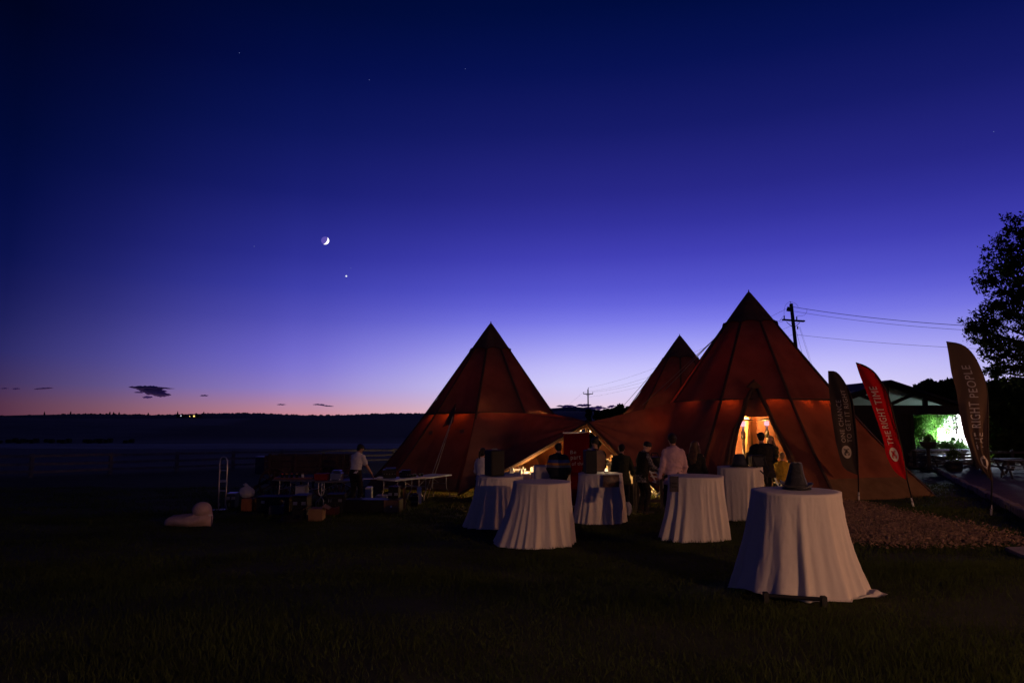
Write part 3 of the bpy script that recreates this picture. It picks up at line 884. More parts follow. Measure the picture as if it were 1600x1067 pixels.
# ================================================================== linen-covered cocktail tables
M_linen = cloth_mat('table_linen', (.73, .67, .61), (.7, .65, .6), .10, noise=.07, nscale=2.5, bump=.25, bscale=160)
def cocktail(px, py, D, rtop, label_t, label_c, base, seed, tail=None, nfold=11, hem=.012):
    """base: (left px, right px) of the hem on the ground as seen; gives the lean and the flare"""
    top = W(px, py, D)
    zg = g(top.x, top.y)
    H = top.z - zg
    root = empty('cocktail_table', (top.x, top.y, zg), label_t, 'table', 'high round tables on the lawn')
    MB().lathe((top.x, top.y, top.z - .03), [(rtop - .02, -.02), (rtop - .01, 0), (rtop - .01, .018), (rtop - .02, .022)], 32).build('tabletop', M_darkcase, root)
    MB().tube([(top.x, top.y, zg + .04), (top.x, top.y, top.z - .05)], .035, 12).build('pole', M_dark, root)
    for a in (0.15, 0.15 + math.pi / 2):
        d = Vector((math.cos(a), math.sin(a), 0)) * .36
        MB().box((top.x, top.y, zg + .035), (.72, .06, .05), Matrix.Rotation(a, 3, 'Z'), .008).build('foot', M_dark, root)
        for s in (-1, 1):
            e = Vector((top.x, top.y, zg)) + d * s
            MB().box((e.x, e.y, zg + .05), (.04, .07, .09), Matrix.Rotation(a, 3, 'Z')).build('glide', M_dark, root)
    rl = (px - base[0]) / F * D; rr = (base[1] - px) / F * D
    rnd = random.Random(seed)
    ph = [rnd.uniform(0, 6.28) for _ in range(6)]
    nth, nz = 288, 40
    P = []
    for i in range(10):                                # the flat top, from the middle out
        r = rtop * (i + .02) / 10
        P.append([Vector((top.x + r * math.cos(2 * math.pi * k / nth), top.y + r * math.sin(2 * math.pi * k / nth), top.z + .002 * mnoise.noise(Vector((r * 9, k * .1, seed))))) for k in range(nth)])
    for i in range(nz + 1):
        t = i / nz
        row = []
        for k in range(nth):
            a = 2 * math.pi * k / nth
            ca = math.cos(a)
            rb = .5 * (rl + rr) + (rr - rl) * .5 * ca          # leaning skirt: more flare on one side
            warp = a + .25 * math.sin(2 * a + ph[0]) + .12 * math.sin(5 * a + ph[4])
            w1 = math.sin(warp * nfold + ph[1])
            fold = (.75 * (2 * ((w1 * .5 + .5) ** 1.7) - .9) + .25 * t * math.sin(warp * (nfold * 2 - 5) + ph[2]) + .30 * math.sin(warp * 4 + ph[3]))
            cn_, sn_ = math.cos(a), math.sin(a)
            fold = .55 * fold + .75 * mnoise.noise(Vector((cn_ * 5.2, sn_ * 5.2, seed + t * .5))) + .55 * mnoise.noise(Vector((cn_ * 2.4, sn_ * 2.4, seed * 2.0)))
            amp = .082 * t ** .8 * (.75 + .35 * math.sin(3 * a + ph[5]))
            r = rtop + (rb - rtop) * (t ** 1.12) + amp * fold - .035 * math.sin(math.pi * t) * (rb - rtop > .1)
            r += .007 * mnoise.noise(Vector((cn_ * 11, sn_ * 11, t * 4 + seed))) * min(1, t * 4) + .004 * mnoise.noise(Vector((cn_ * 26 + t * 7, sn_ * 26, t * 15)))
            if i == 0: r = rtop + .004
            z = top.z - .004 - t * (H - hem) if i else top.z - .001
            dragged = 0
            x, y = top.x + r * ca, top.y + r * math.sin(a)
            z = max(z + .05 * t ** 4 * math.sin(warp * 3 + ph[2]) * (1 if hem > .02 else .25), g(x, y) + hem)
            row.append(Vector((x, y, z)))
        P.append(row)
    if tail:                                            # a corner of cloth blown out flat on the grass
        for e in range(1, 6):
            row = []
            for k in range(nth):
                a = 2 * math.pi * k / nth
                d = (a - tail[0] + math.pi) % (2 * math.pi) - math.pi
                w = math.exp(-(d / tail[2]) ** 2)
                p0 = P[9 + nz + 1][k]
                q = p0 + Vector((math.cos(tail[0]), math.sin(tail[0]), 0)) * (tail[1] * w * e / 5)
                q.z = g(q.x, q.y) + hem + .006 + .05 * w * math.sin(math.pi * e / 5 * 1.2) ** 2 * (e > 0)
                if w < .05: q = p0 + Vector((0, 0, -.001 * e))
                row.append(q)
            P.append(row)
    o = MB().grid(P, close=True).build('tablecloth', M_linen, None, smooth=True)
    tag(o, label_c, 'tablecloth', 'white cloths over the high tables')
    return top, H
TA = cocktail(1243, 766, 7.6, .455, 'high table with its dark foot bar showing, under the cloth that carries the cone hat', 'biggest white cloth, trailing a corner on the grass, with the cone hat on it', (1146, 1338), 3, tail=(-.62, .15, .28), nfold=17, hem=.03)
TD = cocktail(847, 752, 11.5, .475, 'high table under the bare-topped white cloth in front of the striped jacket', 'bare-topped white cloth in front of the man in the striped jacket', (772, 897), 5, nfold=18)
TBb = cocktail(1087, 743, 12.2, .475, 'high table under the cloth with a small dark poster, before the pink shirt', 'white cloth with a small dark poster, in front of the pink-shirted man', (1028, 1134), 9, nfold=17)
TE = cocktail(781, 743, 14.2, .475, 'high table under the cloth whose top carries only a tall black speaker', 'white cloth draped under the tall black speaker, beside the tent wall', (724, 832), 12, nfold=18)
TF = cocktail(938, 739, 15.1, .475, 'high table under the cloth with a hanging photograph sheet', 'white cloth with a large photograph sheet hanging from its rim', (894, 976), 15, nfold=17)
TC = cocktail(1156, 729, 15.1, .475, 'high table under the cloth that carries a dark bag before the lit doorway', 'white cloth with the dark bag and small cone on it, by the lit doorway', (1128, 1190), 21, nfold=15)
# the biggest table's steel foot bar shows in front of the hem
fa, fb2 = W(1196, 919, 6.98), W(1287, 934, 6.80)
for e_ in (fa, fb2): e_.z = g(e_.x, e_.y) + .045
_r = [o for o in SC.objects if o.name == 'cocktail_table'][0]
MB().tube([fa + Vector((0, 0, .03)), fb2 + Vector((0, 0, .03))], .020, 8).build('foot_bar', M_dark, _r)
for e_ in (fa, fb2): MB().box(e_ + Vector((0, 0, .01)), (.05, .05, .11), None, .008).build('glide', M_dark, _r)
# covered buffet box behind the striped jacket
p = W(862, 728, 17.4)
bt = empty('covered_table', (p.x, p.y, g(p.x, p.y)), 'square high table in a flat blue-white cloth behind the striped jacket', 'table')
zg = bt.location.z
MB().box((p.x, p.y, p.z - .02), (.82, .7, .04), bev=.006).build('tabletop', M_darkcase, bt)
for sx_ in (-1, 1):
    for sy_ in (-1, 1):
        MB().box((p.x + sx_ * .36, p.y + sy_ * .3, (p.z + zg) / 2 - .02), (.04, .04, p.z - zg - .04)).build('leg', M_dark, bt)
P = []
for i in range(9):
    t_ = i / 8
    row = []
    for k in range(64):
        a = 2 * math.pi * k / 64
        s = 1 / max(abs(math.cos(a)), abs(math.sin(a)))
        s = min(s, 1.36)
        rx, ry = .43 + .05 * t_, .37 + .05 * t_
        f_ = 1 + .03 * t_ * math.sin(a * 14)
        row.append(Vector((p.x + rx * s * math.cos(a) * f_, p.y + ry * s * math.sin(a) * f_, p.z + .006 - t_ * (p.z - zg - .03))))
    P.append(row)
P.insert(0, [Vector((p.x + .01 * math.cos(2 * math.pi * k / 64), p.y + .01 * math.sin(2 * math.pi * k / 64), p.z + .008)) for k in range(64)])
tag(MB().grid(P, close=True).build('tablecloth', M_linen, smooth=True), 'flat blue-white cloth over the square table behind the striped jacket', 'tablecloth')

# ---- things on the tables
M_felt = mat('worn_dark_felt', (.026, .026, .033), .75, noise=.6, nscale=14, bump=.6, bscale=30, sheen=.3)
M_felt2 = mat('dark_felt_band', (.02, .02, .024), .8, noise=.3, nscale=10)
top, H = TA
hc = Vector((top.x + .055, top.y + .10, top.z + .004))
hat = empty('cone_hat', hc, 'battered dark cone-shaped hat with a curled brim on the biggest white cloth', 'hat')
prof = [(.175, .055), (.162, .075), (.142, .12), (.116, .20), (.098, .27), (.088, .315), (.076, .328), (.03, .332)]
prof = [(r_ * .72, z_ * .87) for r_, z_ in prof]
mb = MB(); n = 40; v = []; f = []
for r_, z_ in prof:
    for k in range(n):
        a = 2 * math.pi * k / n
        rr_ = r_ * (1 + .07 * mnoise.noise(Vector((math.cos(a) * 2, math.sin(a) * 2, z_ * 9))) + .03 * math.sin(3 * a))
        v.append(hc + Vector((rr_ * math.cos(a) + .02 * z_, rr_ * math.sin(a), z_ + .012 * mnoise.noise(Vector((math.cos(a) * 3, math.sin(a) * 3, z_ * 5))))))
for i in range(len(prof) - 1):
    for k in range(n):
        k2 = (k + 1) % n
        f.append((i * n + k, i * n + k2, (i + 1) * n + k2, (i + 1) * n + k))
f.append(tuple((len(prof) - 1) * n + k for k in range(n)))
link_mesh('crown', v, f, M_felt, hat, smooth=True)
v = []; f = []
bp_ = [(.160, .060), (.19, .045), (.225, .040), (.25, .052), (.252, .044), (.225, .024), (.18, .022), (.15, .03)]
bp_ = [(r_ * .70, z_ * .87) for r_, z_ in bp_]
for r_, z_ in bp_:
    for k in range(n):
        a = 2 * math.pi * k / n
        up = .05 * max(0, math.cos(a - 2.6)) ** 3 + .03 * max(0, math.cos(a + .2)) ** 4
        v.append(hc + Vector((r_ * math.cos(a), r_ * .92 * math.sin(a), z_ + up * max(0, (r_ - .115) / .062) + .006 * math.sin(5 * a))))
for i in range(len(bp_) - 1):
    for k in range(n):
        k2 = (k + 1) % n
        f.append((i * n + k, i * n + k2, (i + 1) * n + k2, (i + 1) * n + k))
link_mesh('brim', v, f, M_felt, hat, smooth=True)
MB().lathe(hc, [(.12, .001), (.150, .003), (.154, .014), (.14, .020), (.07, .022)], 36).build('base', M_felt2, hat, smooth=True)

def speaker(c, d, label, rz=0.0):
    root = empty('loudspeaker', c, label, 'speaker')
    w, dp, h = d
    M = Matrix.Rotation(rz, 3, 'Z')
    C = Vector(c)
    MB().box(C + Vector((0, 0, h / 2)), d, M, .018).build('cabinet', M_darkcase, root)
    gr = MB().box(C + M @ Vector((0, -dp / 2 - .006, h / 2)), (w * .88, .012, h * .9), M, .004).build('grille', M_dark, root)
    MB().box(C + M @ Vector((0, 0, h + .018)), (w * .4, .03, .03), M, .006).build('handle', M_grey, root)
    hn = MB()
    hn.box(C + M @ Vector((w / 2 + .004, 0, h * .62)), (.012, dp * .45, .10), M, .003)
    hn.build('side_handle', M_grey, root)
    return root
t_, H_ = TE
speaker((t_.x - .11, t_.y - .05, t_.z + .004), (.30, .30, .52), 'tall black loudspeaker standing on a cloth-covered table by the tent wall', .5)
t_, H_ = TF
speaker((t_.x - .23, t_.y - .08, t_.z + .004), (.24, .25, .50), 'slim black loudspeaker standing before the padded tan jacket', .15)
lt = empty('table_lantern', (t_.x + .14, t_.y + .05, t_.z + .004), 'small glowing glass lantern on the cloth beside the slim loudspeaker', 'lantern')
MB().lathe(lt.location, [(.045, 0), (.05, .01), (.05, .02), (.02, .025)], 14).build('base', M_dark, lt)
MB().lathe(lt.location, [(.028, .026), (.038, .04), (.034, .07), (.02, .085)], 14).build('globe', emit_mat('lantern_white', (1, .7, .42), 1.6), lt, smooth=True)
lamp('lantern_glow', Vector(lt.location) + Vector((0, 0, .16)), 1.2, (1, .72, .4), .04, parent=lt)
t_, H_ = TC
cn = empty('cone_cover', (t_.x - .02, t_.y - .05, t_.z + .004), 'small dark cone standing beside the bag on the cloth by the doorway', 'cone')
MB().lathe(cn.location, [(.20, 0), (.20, .02), (.155, .03)], 24).build('base', M_felt2, cn)
MB().lathe(cn.location, [(.165, .03), (.14, .12), (.105, .25), (.08, .27), (.02, .275)], 24).build('crown', mat('dark_blue_felt', (.03, .035, .06), .8, noise=.4, nscale=8, bump=.3), cn, smooth=True)
bg_ = empty('shoulder_bag', (t_.x + .36, t_.y - .05, t_.z + .004), 'dark boxy shoulder bag with its strap hanging, before the lit doorway', 'bag')
B = Vector(bg_.location)
MB().box(B + Vector((0, 0, .12)), (.30, .22, .24), bev=.03).build('body', mat('dark_blue_nylon', (.02, .022, .035), .6, noise=.3, bump=.3), bg_)
MB().box(B + Vector((0, -.02, .235)), (.29, .2, .03), bev=.012).build('flap', M_dark, bg_)
MB().tube([B + Vector((-.13, -.1, .2)), B + Vector((-.10, -.22, .02)), B + Vector((-.02, -.36, -.10)), B + Vector((.06, -.4, -.20)), B + Vector((.13, -.34, -.08)), B + Vector((.14, -.18, .04)), B + Vector((.13, -.1, .2))], [(.018, .006)] * 7, 6).build('strap', M_dark, bg_)
MB().tube([B + Vector((.05, -.4, -.19)), B + Vector((.06, -.4, -.32))], [(.02, .006)] * 2, 6).build('strap_end', M_dark, bg_)

# printed photograph sheets fixed to two cloths (flat print)
def photo_mat(name, cols, sc):
    m = bpy.data.materials.new(name); m.use_nodes = True
    N = m.node_tree.nodes; L = m.node_tree.links; b = N['Principled BSDF']; b.inputs['Roughness'].default_value = .5
    t = N.new('ShaderNodeTexCoord'); n = N.new('ShaderNodeTexNoise'); n.inputs['Scale'].default_value = sc; n.inputs['Detail'].default_value = 3
    r = N.new('ShaderNodeValToRGB'); e = r.color_ramp.elements
    e[0].position = .3; e[1].position = .72; e[0].color = (*cols[0], 1); e[1].color = (*cols[-1], 1)
    for i, c_ in enumerate(cols[1:-1]): e.new(.3 + .42 * (i + 1) / (len(cols) - 1)).color = (*c_, 1)
    L.new(t.outputs['Object'], n.inputs['Vector']); L.new(n.outputs['Fac'], r.inputs[0]); L.new(r.outputs[0], b.inputs['Base Color'])
    return m
def sheet(px0, py0, px1, py1, D, name, m, label, cat, curve=.03, n=6):
    mb = MB()
    P = [[W(px0 + (px1 - px0) * j / n, py0 + (py1 - py0) * i / n, D) + Vector((0, curve * (j / n - .4) ** 2 * 4 + .01 * math.sin(i * 1.3), 0)) for j in range(n + 1)] for i in range(n + 1)]
    mb.grid(P)
    P2 = [[p + Vector((0, .003, 0)) for p in row] for row in P]
    mb.grid(P2)
    return tag(mb.build(name, m, smooth=True), label, cat)
sheet(942.5, 742, 968, 761, 14.47, 'photo_sheet', photo_mat('print_warm', [(.02, .015, .01), (.16, .09, .05), (.05, .03, .02), (.30, .17, .11)], 6), 'printed photograph sheet hanging from the cloth rim below the small lantern', 'photo print')
pst = empty('poster_sheet', W(1053, 768, 11.66), 'small dark poster pinned on the cloth in front of the pink shirt', 'poster')
pm = photo_mat('print_dark', [(.01, .01, .01), (.05, .04, .04), (.02, .015, .015)], 5)
Pp = [[W(1046.5 + 14 * j / 4, 744 + 24.5 * i / 4, 11.66 - .035 * (i / 4) * 4) + Vector((0, .02 * (j / 4 - .5) ** 2, 0)) for j in range(5)] for i in range(5)]
MB().grid(Pp).build('sheet', pm, pst, smooth=True)
for y_ in (755.0, 760.5):
    a_, b_ = W(1049.5, y_, 11.60 - .035 * (y_ - 744) / 24.5 * 4), W(1058, y_, 11.60 - .035 * (y_ - 744) / 24.5 * 4)
    MB().box((a_ + b_) / 2, ((b_ - a_).length, .003, .02)).build('print_band', M_dark, pst)
# ================================================================== feather flags
def interp_curve(C, y):
    ys = [c[1] for c in C]; xs = [c[0] for c in C]
    return float(np.interp(y, ys, xs))
def smooth_curve(C):
    """Catmull-Rom through the outline points, so the outline bends instead of breaking"""
    out = []
    n = len(C)
    for i in range(n - 1):
        p0, p1, p2, p3 = (np.array(C[min(max(k, 0), n - 1)], float) for k in (i - 1, i, i + 1, i + 2))
        for t in np.linspace(0, 1, 10, endpoint=False):
            q = .5 * ((2 * p1) + (p2 - p0) * t + (2 * p0 - 5 * p1 + 4 * p2 - p3) * t ** 2 + (3 * p1 - p0 - 3 * p2 + p3) * t ** 3)
            if not out or q[1] > out[-1][1] + 1e-4: out.append((float(q[0]), float(q[1])))
    if C[-1][1] > out[-1][1]: out.append(tuple(C[-1]))
    return out
def text_mesh(body, size=1.0):
    cu = bpy.data.curves.new('lettering', 'FONT'); cu.body = body; cu.size = size; cu.resolution_u = 3; cu.space_character = 1.12
    cu.offset = .0
    ob = bpy.data.objects.new('lettering', cu); COL.objects.link(ob)
    bpy.context.view_layer.update()
    dg = bpy.context.evaluated_depsgraph_get()
    me = bpy.data.meshes.new_from_object(ob.evaluated_get(dg))
    v = np.array([tuple(p.co) for p in me.vertices]); f = [tuple(p.vertices) for p in me.polygons]
    bpy.data.objects.remove(ob); bpy.data.curves.remove(cu); bpy.data.meshes.remove(me)
    return v, f
M_flaggrey = cloth_mat('flag_charcoal', (.075, .060, .058), (.12, .09, .08), .25, noise=.15, nscale=3, bump=.1)
M_flagbrown = cloth_mat('flag_taupe', (.17, .115, .085), (.2, .13, .10), .25, noise=.15, nscale=3, bump=.1)
M_flagred = cloth_mat('flag_red', (.62, .012, .022), (.6, .01, .02), .25, noise=.12, nscale=3, bump=.1)
M_print = mat('white_print', (.62, .58, .55), .7, noise=.05)
M_printdim = mat('grey_print', (.42, .39, .37), .7, noise=.05)
def feather(Lc, Rc, D, base_px, sail_mat, lines, logo, label, fold, print_mat, seed, glyph_mat):
    Lc, Rc = smooth_curve(Lc), smooth_curve(Rc)
    b = W(base_px[0], base_px[1], D); b.z = g(b.x, b.y)
    root = empty('feather_flag', b, label, 'flag', 'feather flags beside the tents')
    y0, y1 = Lc[0][1], Lc[-1][1]
    def S(s, y, off=0.0):
        off = off * (3.0 if fold is deep else 2.0)
        xl, xr = interp_curve(Lc, y), interp_curve(Rc, y)
        h = (y - y0) / (y1 - y0)
        env = math.sin(math.pi * min(1, max(0, h))) ** .6
        d = fold(s, h, seed) * env
        p = W(xl + (xr - xl) * s, y, D)
        return p + Vector((d * .25, d - off, 0))
    ny, nx = 60, 22
    P = [[S(j / nx, y0 + (y1 - y0) * (.5 - .5 * math.cos(math.pi * (i / ny)) if i > ny / 2 else .5 * (i / ny * 2) ** 2.4)) for j in range(nx + 1)] for i in range(ny + 1)]
    Pb = [[p + Vector((0, .004, 0)) for p in row] for row in P]
    MB().grid(P).grid(Pb).build('sail', sail_mat, root, smooth=True)
    # the rod bends from the ground up the trailing edge and over to the tip
    rod = [b + Vector((0, 0, .05))] + [W(x, y, D) + Vector((.012, 0, 0)) for x, y in reversed(Rc[::3] + [Rc[-1]])]
    MB().tube(rod, [.016] * (len(rod) - 2) + [.012, .008], 8).build('pole', M_dark, root, smooth=True)
    MB().tube([W(x, y, D) + Vector((.0, -.004, 0)) for x, y in Rc], [(.018, .012)] * len(Rc), 6).build('pole_sleeve', MATS['seam_webbing'], root, smooth=True)
    dr = (rod[1] - rod[0]).normalized()
    MB().tube([b - dr * .05, b + dr * .10, b + dr * .22], [.022, .022, .018], 10).build('ground_spike', M_whiteplastic if D > 16 else M_steel, root)
    MB().lathe(b + dr * .12, [(.03, 0), (.034, .01), (.03, .02)], 10).build('collar', M_grey, root)
    for body, ya, yb, sc, hs in lines:
        v, f = text_mesh(body)
        v = v - v.min(0)
        wdt = v[:, 0].max(); cap = v[:, 1].max()
        out = []
        for x, yv, _ in v:
            y = ya + (yb - ya) * (x / wdt)
            out.append(S(sc - (yv / cap - .5) * hs, y, .010))
        link_mesh('lettering', out, f, print_mat, root)
    # round badge with a knot of three strokes
    s0, yc, rs, ry = logo
    n = 28
    v = [S(s0, yc, .010)] + [S(s0 + rs * math.cos(2 * math.pi * k / n), yc + ry * math.sin(2 * math.pi * k / n), .010) for k in range(n)]
    link_mesh('badge', v, [(0, 1 + (k + 1) % n, 1 + k) for k in range(n)], print_mat, root)
    mb = MB()
    for cxs, cys, fl in ((-.28, -.25, 1), (.28, -.25, -1), (-.28, .28, -1), (.28, .28, 1)):
        pts = []
        for k in range(9):
            a = -2.2 + 4.4 * k / 8
            pts.append(S(s0 + rs * (cxs + .24 * fl * math.cos(a)), yc + ry * (cys + .24 * math.sin(a)), .014))
        mb.tube(pts, .008, 5)
    for a0_, a1_ in (((-.5, .5), (.5, -.5)), ((-.5, -.5), (.5, .5))):
        mb.tube([S(s0 + rs * (a0_[0] + (a1_[0] - a0_[0]) * k / 4), yc + ry * (a0_[1] + (a1_[1] - a0_[1]) * k / 4), .014) for k in range(5)], .008, 5)
    mb.build('badge_knot', glyph_mat, root)
    return root
def soft(s, h, sd): return .035 * math.sin(s * 4 + h * 5 + sd) + .02 * math.sin(s * 9 - h * 7 + sd)
def deep(s, h, sd): return .05 * math.sin(s * 4 + h * 4 + sd) + (.075 * math.sin((s * 15 + h * 3)) * max(0, (h - .38)) * 1.9)
feather([(1294, 580), (1295.7, 611), (1299, 645), (1304, 679), (1312.5, 716), (1321, 733), (1340.5, 742)],
        [(1294, 580), (1307.5, 582.7), (1321, 601), (1331, 625), (1336, 662), (1339.5, 702), (1340.5, 742)], 19.6, (1342, 779), M_flaggrey,
        [('ONE CHANCE', 691, 625, .36, .22), ('TO GET IT RIGHT', 691, 609, .67, .22)], (.43, 706, .26, 10), 'charcoal feather flag printed in two lines, in front of the tallest tent', soft, M_printdim, 1.0, M_flaggrey)
feather([(1337.4, 566.6), (1343, 583.6), (1350, 602), (1359, 625.6), (1368, 652), (1375, 673), (1381.4, 694), (1385, 711), (1398.5, 736), (1417, 750)],
        [(1337.4, 566.6), (1352.5, 572.5), (1365.6, 581.7), (1377.4, 598), (1386.6, 615), (1392, 633.5), (1398.4, 659.7), (1406, 691), (1408.7, 702), (1417, 750)], 17.4, (1428, 799), M_flagred,
        [('THE', 695, 673, .42, .36), ('RIGHT', 669, 637, .36, .40), ('TIME', 632, 604, .38, .36)], (.47, 710, .26, 11), 'leaning bright red feather flag printed with white capitals', soft, M_print, 2.2, M_flagred)
feather([(1479, 534), (1483, 554), (1488, 583), (1495.5, 610), (1500, 640), (1507.5, 679), (1512, 692), (1526, 724), (1549.5, 751)],
        [(1479, 534), (1503, 539.5), (1519.5, 554.5), (1531.5, 577), (1538, 595), (1542, 617), (1543.5, 655), (1543.5, 700), (1549.5, 751)], 15.0, (1549.5, 815), M_flagbrown,
        [('THE', 702, 676, .58, .42), ('RIGHT', 668, 628, .47, .34), ('PEOPLE', 621, 571, .50, .28)], (.62, 722, .27, 11), 'tall brown feather flag with deep folds, in front of the lit pavilion window', deep, M_print, .4, M_flagbrown)

# ---- red roll-up banner in the gap between the tents
c0_, c1_ = W(880.5, 679, 18.6), W(921, 675, 18.4)
rb = empty('rollup_banner', ((c0_.x + c1_.x) / 2, 18.5, g((c0_.x + c1_.x) / 2, 18.5)), 'dark red roll-up banner with small white lettering under the joined canvas', 'banner')
zb = g((c0_.x + c1_.x) / 2, 18.5)
def BS(u, v, off=0.0):
    a, b = c0_.lerp(c1_, u), Vector((c0_.x + (c1_.x - c0_.x) * u, c0_.y + (c1_.y - c0_.y) * u, zb + .08))
    return a.lerp(b, v) + Vector((0, .012 * math.sin(u * 5 + v * 3) - off, 0))
P = [[BS(j / 8, i / 16) for j in range(9)] for i in range(17)]
MB().grid(P).grid([[p + Vector((0, .004, 0)) for p in r] for r in P]).build('panel', cloth_mat('banner_red', (.17, .005, .010), (.5, .01, .01), .06, noise=.1, nscale=2, bump=.05), rb, smooth=True)
MB().box((c0_ + c1_) / 2 + Vector((0, 0, .015)), ((c1_ - c0_).length + .02, .03, .035)).build('top_rail', M_steel, rb)
MB().box(((c0_.x + c1_.x) / 2, 18.5, zb + .045), (.86, .22, .08), bev=.015).build('base', M_steel, rb)
MB().tube([((c0_.x + c1_.x) / 2, 18.58, zb + .08), ((c0_.x + c1_.x) / 2, 18.56, c0_.z)], .012, 6).build('pole', M_steel, rb)
H_b = c0_.z - zb - .08
def pyv(py): return (W(900, 677, 18.5).z - W(900, py, 18.5).z) / H_b
for body, y0_, y1_, x0_, x1_ in (('Be', 702.5, 708, 891, 900), ('part', 711, 719, 891.5, 907), ('of the', 720.5, 726, 893, 912)):
    v, f = text_mesh(body); v = v - v.min(0)
    out = [BS((x0_ + (x1_ - x0_) * x / v[:, 0].max() - 880.5) / 40.5, pyv(y1_ + (y0_ - y1_) * y / v[:, 1].max()), .008) for x, y, _ in v]
    link_mesh('lettering', out, f, M_printdim, rb)

# ================================================================== utility poles and wires
M_pole = mat('creosote_pole', (.045, .040, .038), .9, noise=.5, nscale=3, bump=.3)
M_wire = mat('wire', (.05, .05, .055), .6)
Dp = 77.0
pt, pm_ = W(1236.3, 474.5, Dp), W(1242.5, 532, Dp)
dirp = (pm_ - pt).normalized()
pb_ = pt + dirp * 17.5
pb_.z = min(pb_.z, g(pb_.x, pb_.y) - .2)
up1 = empty('utility_pole', pb_, 'dark leaning utility pole with crossarm standing behind the tallest tent', 'utility pole')
MB().tube([pb_, pt], [.24, .19], 12).build('shaft', M_pole, up1, smooth=True)
arm_a, arm_b = W(1223, 499.5, Dp), W(1257, 502, Dp)
for o_ in (-.16, .16):
    MB().beam(arm_a + Vector((0, o_, 0)), arm_b + Vector((0, o_, 0)), .11, .16).build('crossarm', M_pole, up1)
for a_, b_ in (((1229, 503), (1238.5, 511)), ((1250, 504), (1241, 512))):
    MB().beam(W(*a_, Dp - .25), W(*b_, Dp - .25), .05).build('brace', M_pole, up1)
for (x, y, h) in ((1225.5, 499, -6), (1245, 499.5, -5), (1246.5, 509.5, 5), (1243.2, 517.5, 6.5)):
    a_, b_ = W(x, y, Dp), W(x, y + h, Dp)
    v_ = b_ - a_
    MB().tube([a_ + v_ * t_ for t_ in (0, .2, .35, .5, .65, .8, 1)], [.04, .09, .05, .09, .05, .09, .03], 8).build('insulator', M_dark, up1)
MB().tube([W(1233.2, 480, Dp - .4), W(1232.3, 486, Dp - .4)], [.22, .26], 10).build('switch_can', M_dark, up1)
MB().beam(W(1234, 478, Dp - .3), W(1237, 476, Dp), .1).build('bracket', M_dark, up1)
MB().tube([pt, pt + Vector((-.12, 0, .28))], .03, 6).build('lightning_rod', M_dark, up1)
def arc(pts, name, root, r=.014):
    pts = [W(x, y, Dp) for x, y in pts]
    out = []
    n = len(pts)
    for i in range(n - 1):                                  # Catmull-Rom
        p0, p1, p2, p3 = pts[max(i - 1, 0)], pts[i], pts[i + 1], pts[min(i + 2, n - 1)]
        for k in range(5):
            t = k / 5
            out.append(.5 * ((2 * p1) + (p2 - p0) * t + (2 * p0 - 5 * p1 + 4 * p2 - p3) * t * t + (3 * p1 - p0 - 3 * p2 + p3) * t ** 3))
    out.append(pts[-1])
    MB().tube(out, r, 5).build(name, M_wire, root)
arc([(1234, 471.5), (1228, 476), (1225.5, 484), (1225.3, 493)], 'jumper', up1)
arc([(1234, 471.5), (1241, 473), (1246, 477), (1247.3, 480)], 'jumper', up1)
arc([(1261, 483.5), (1260, 489), (1255, 493), (1247, 493.5), (1245, 494)], 'jumper', up1)
arc([(1225.3, 493), (1220, 499), (1218.5, 503), (1224, 502)], 'jumper', up1)
fp = W(918.7, 608, 170)
up2 = empty('utility_pole', (fp.x, fp.y, g(fp.x, fp.y)), 'far slim utility pole seen in the gap between the tents', 'utility pole')
M_fpole = mat('grey_far_pole', (.16, .17, .20), .7, noise=.2)
MB().tube([(fp.x, fp.y, g(fp.x, fp.y)), fp], [.22, .15], 10).build('shaft', M_fpole, up2)
MB().beam(W(911.5, 615.3, 170), W(926.5, 615.3, 170), .18, .2).build('crossarm', M_fpole, up2)
ins = []
for x, y in ((912, 615), (926.3, 615), (919.3, 608)):
    a_ = W(x, y, 170)
    MB().tube([a_, a_ + Vector((0, 0, .42))], [.05, .08], 6).build('insulator', M_fpole, up2)
    ins.append(a_ + Vector((0, 0, .42)))
MB().beam(W(914.5, 615.3, 169.8), W(918.7, 618.5, 169.8), .09).build('brace', M_fpole, up2)
MB().beam(W(923, 615.3, 169.8), W(918.7, 618.5, 169.8), .09).build('brace', M_fpole, up2)
def wire(a, b, sag, label, r=.015, n=24):
    pts = [a.lerp(b, i / n) - Vector((0, 0, sag * 4 * (i / n) * (1 - i / n))) for i in range(n + 1)]
    tag(MB().tube(pts, r, 5).build('power_line', M_wire), label, 'power line', 'overhead power lines')
wire(ins[0], W(1224, 498, Dp), 1.6, 'overhead wire from one end of the far pole crossarm towards the leaning pole', .014)
wire(ins[1], W(1256, 500, Dp), 1.5, 'overhead wire from the nearer crossarm end of the far pole to the leaning pole', .014)
wire(ins[2], W(1238, 478, Dp), 1.3, 'topmost overhead wire from the tip of the far pole to the leaning pole', .014)
wire(ins[2] - Vector((0, 0, 2.4)), W(1241, 522, Dp), 1.0, 'lowest overhead wire from the far pole shaft to the leaning pole', .012)
wire(W(1238.5, 479.5, Dp), W(1650, 514, 62), .5, 'thick upper power line running from the leaning pole to the leafy tree', .028)
wire(W(1241, 486.5, Dp), W(1650, 521, 62), .5, 'second power line just below the thick one, running to the leafy tree', .018)
wire(W(1245, 523, Dp), W(1650, 549, 62), .3, 'low single power line crossing behind the tall brown flag', .016)
wire(W(1245, 520, Dp), W(1258, 548, 70) + Vector((1.6, 0, -9)), 0, 'short steep stay wire close beside the leaning pole', .014)
wire(W(1249, 511, Dp), W(1283, 575, 70) + Vector((.6, 0, -6)), 0, 'long steep stay wire running down from the leaning pole crossarm', .012)
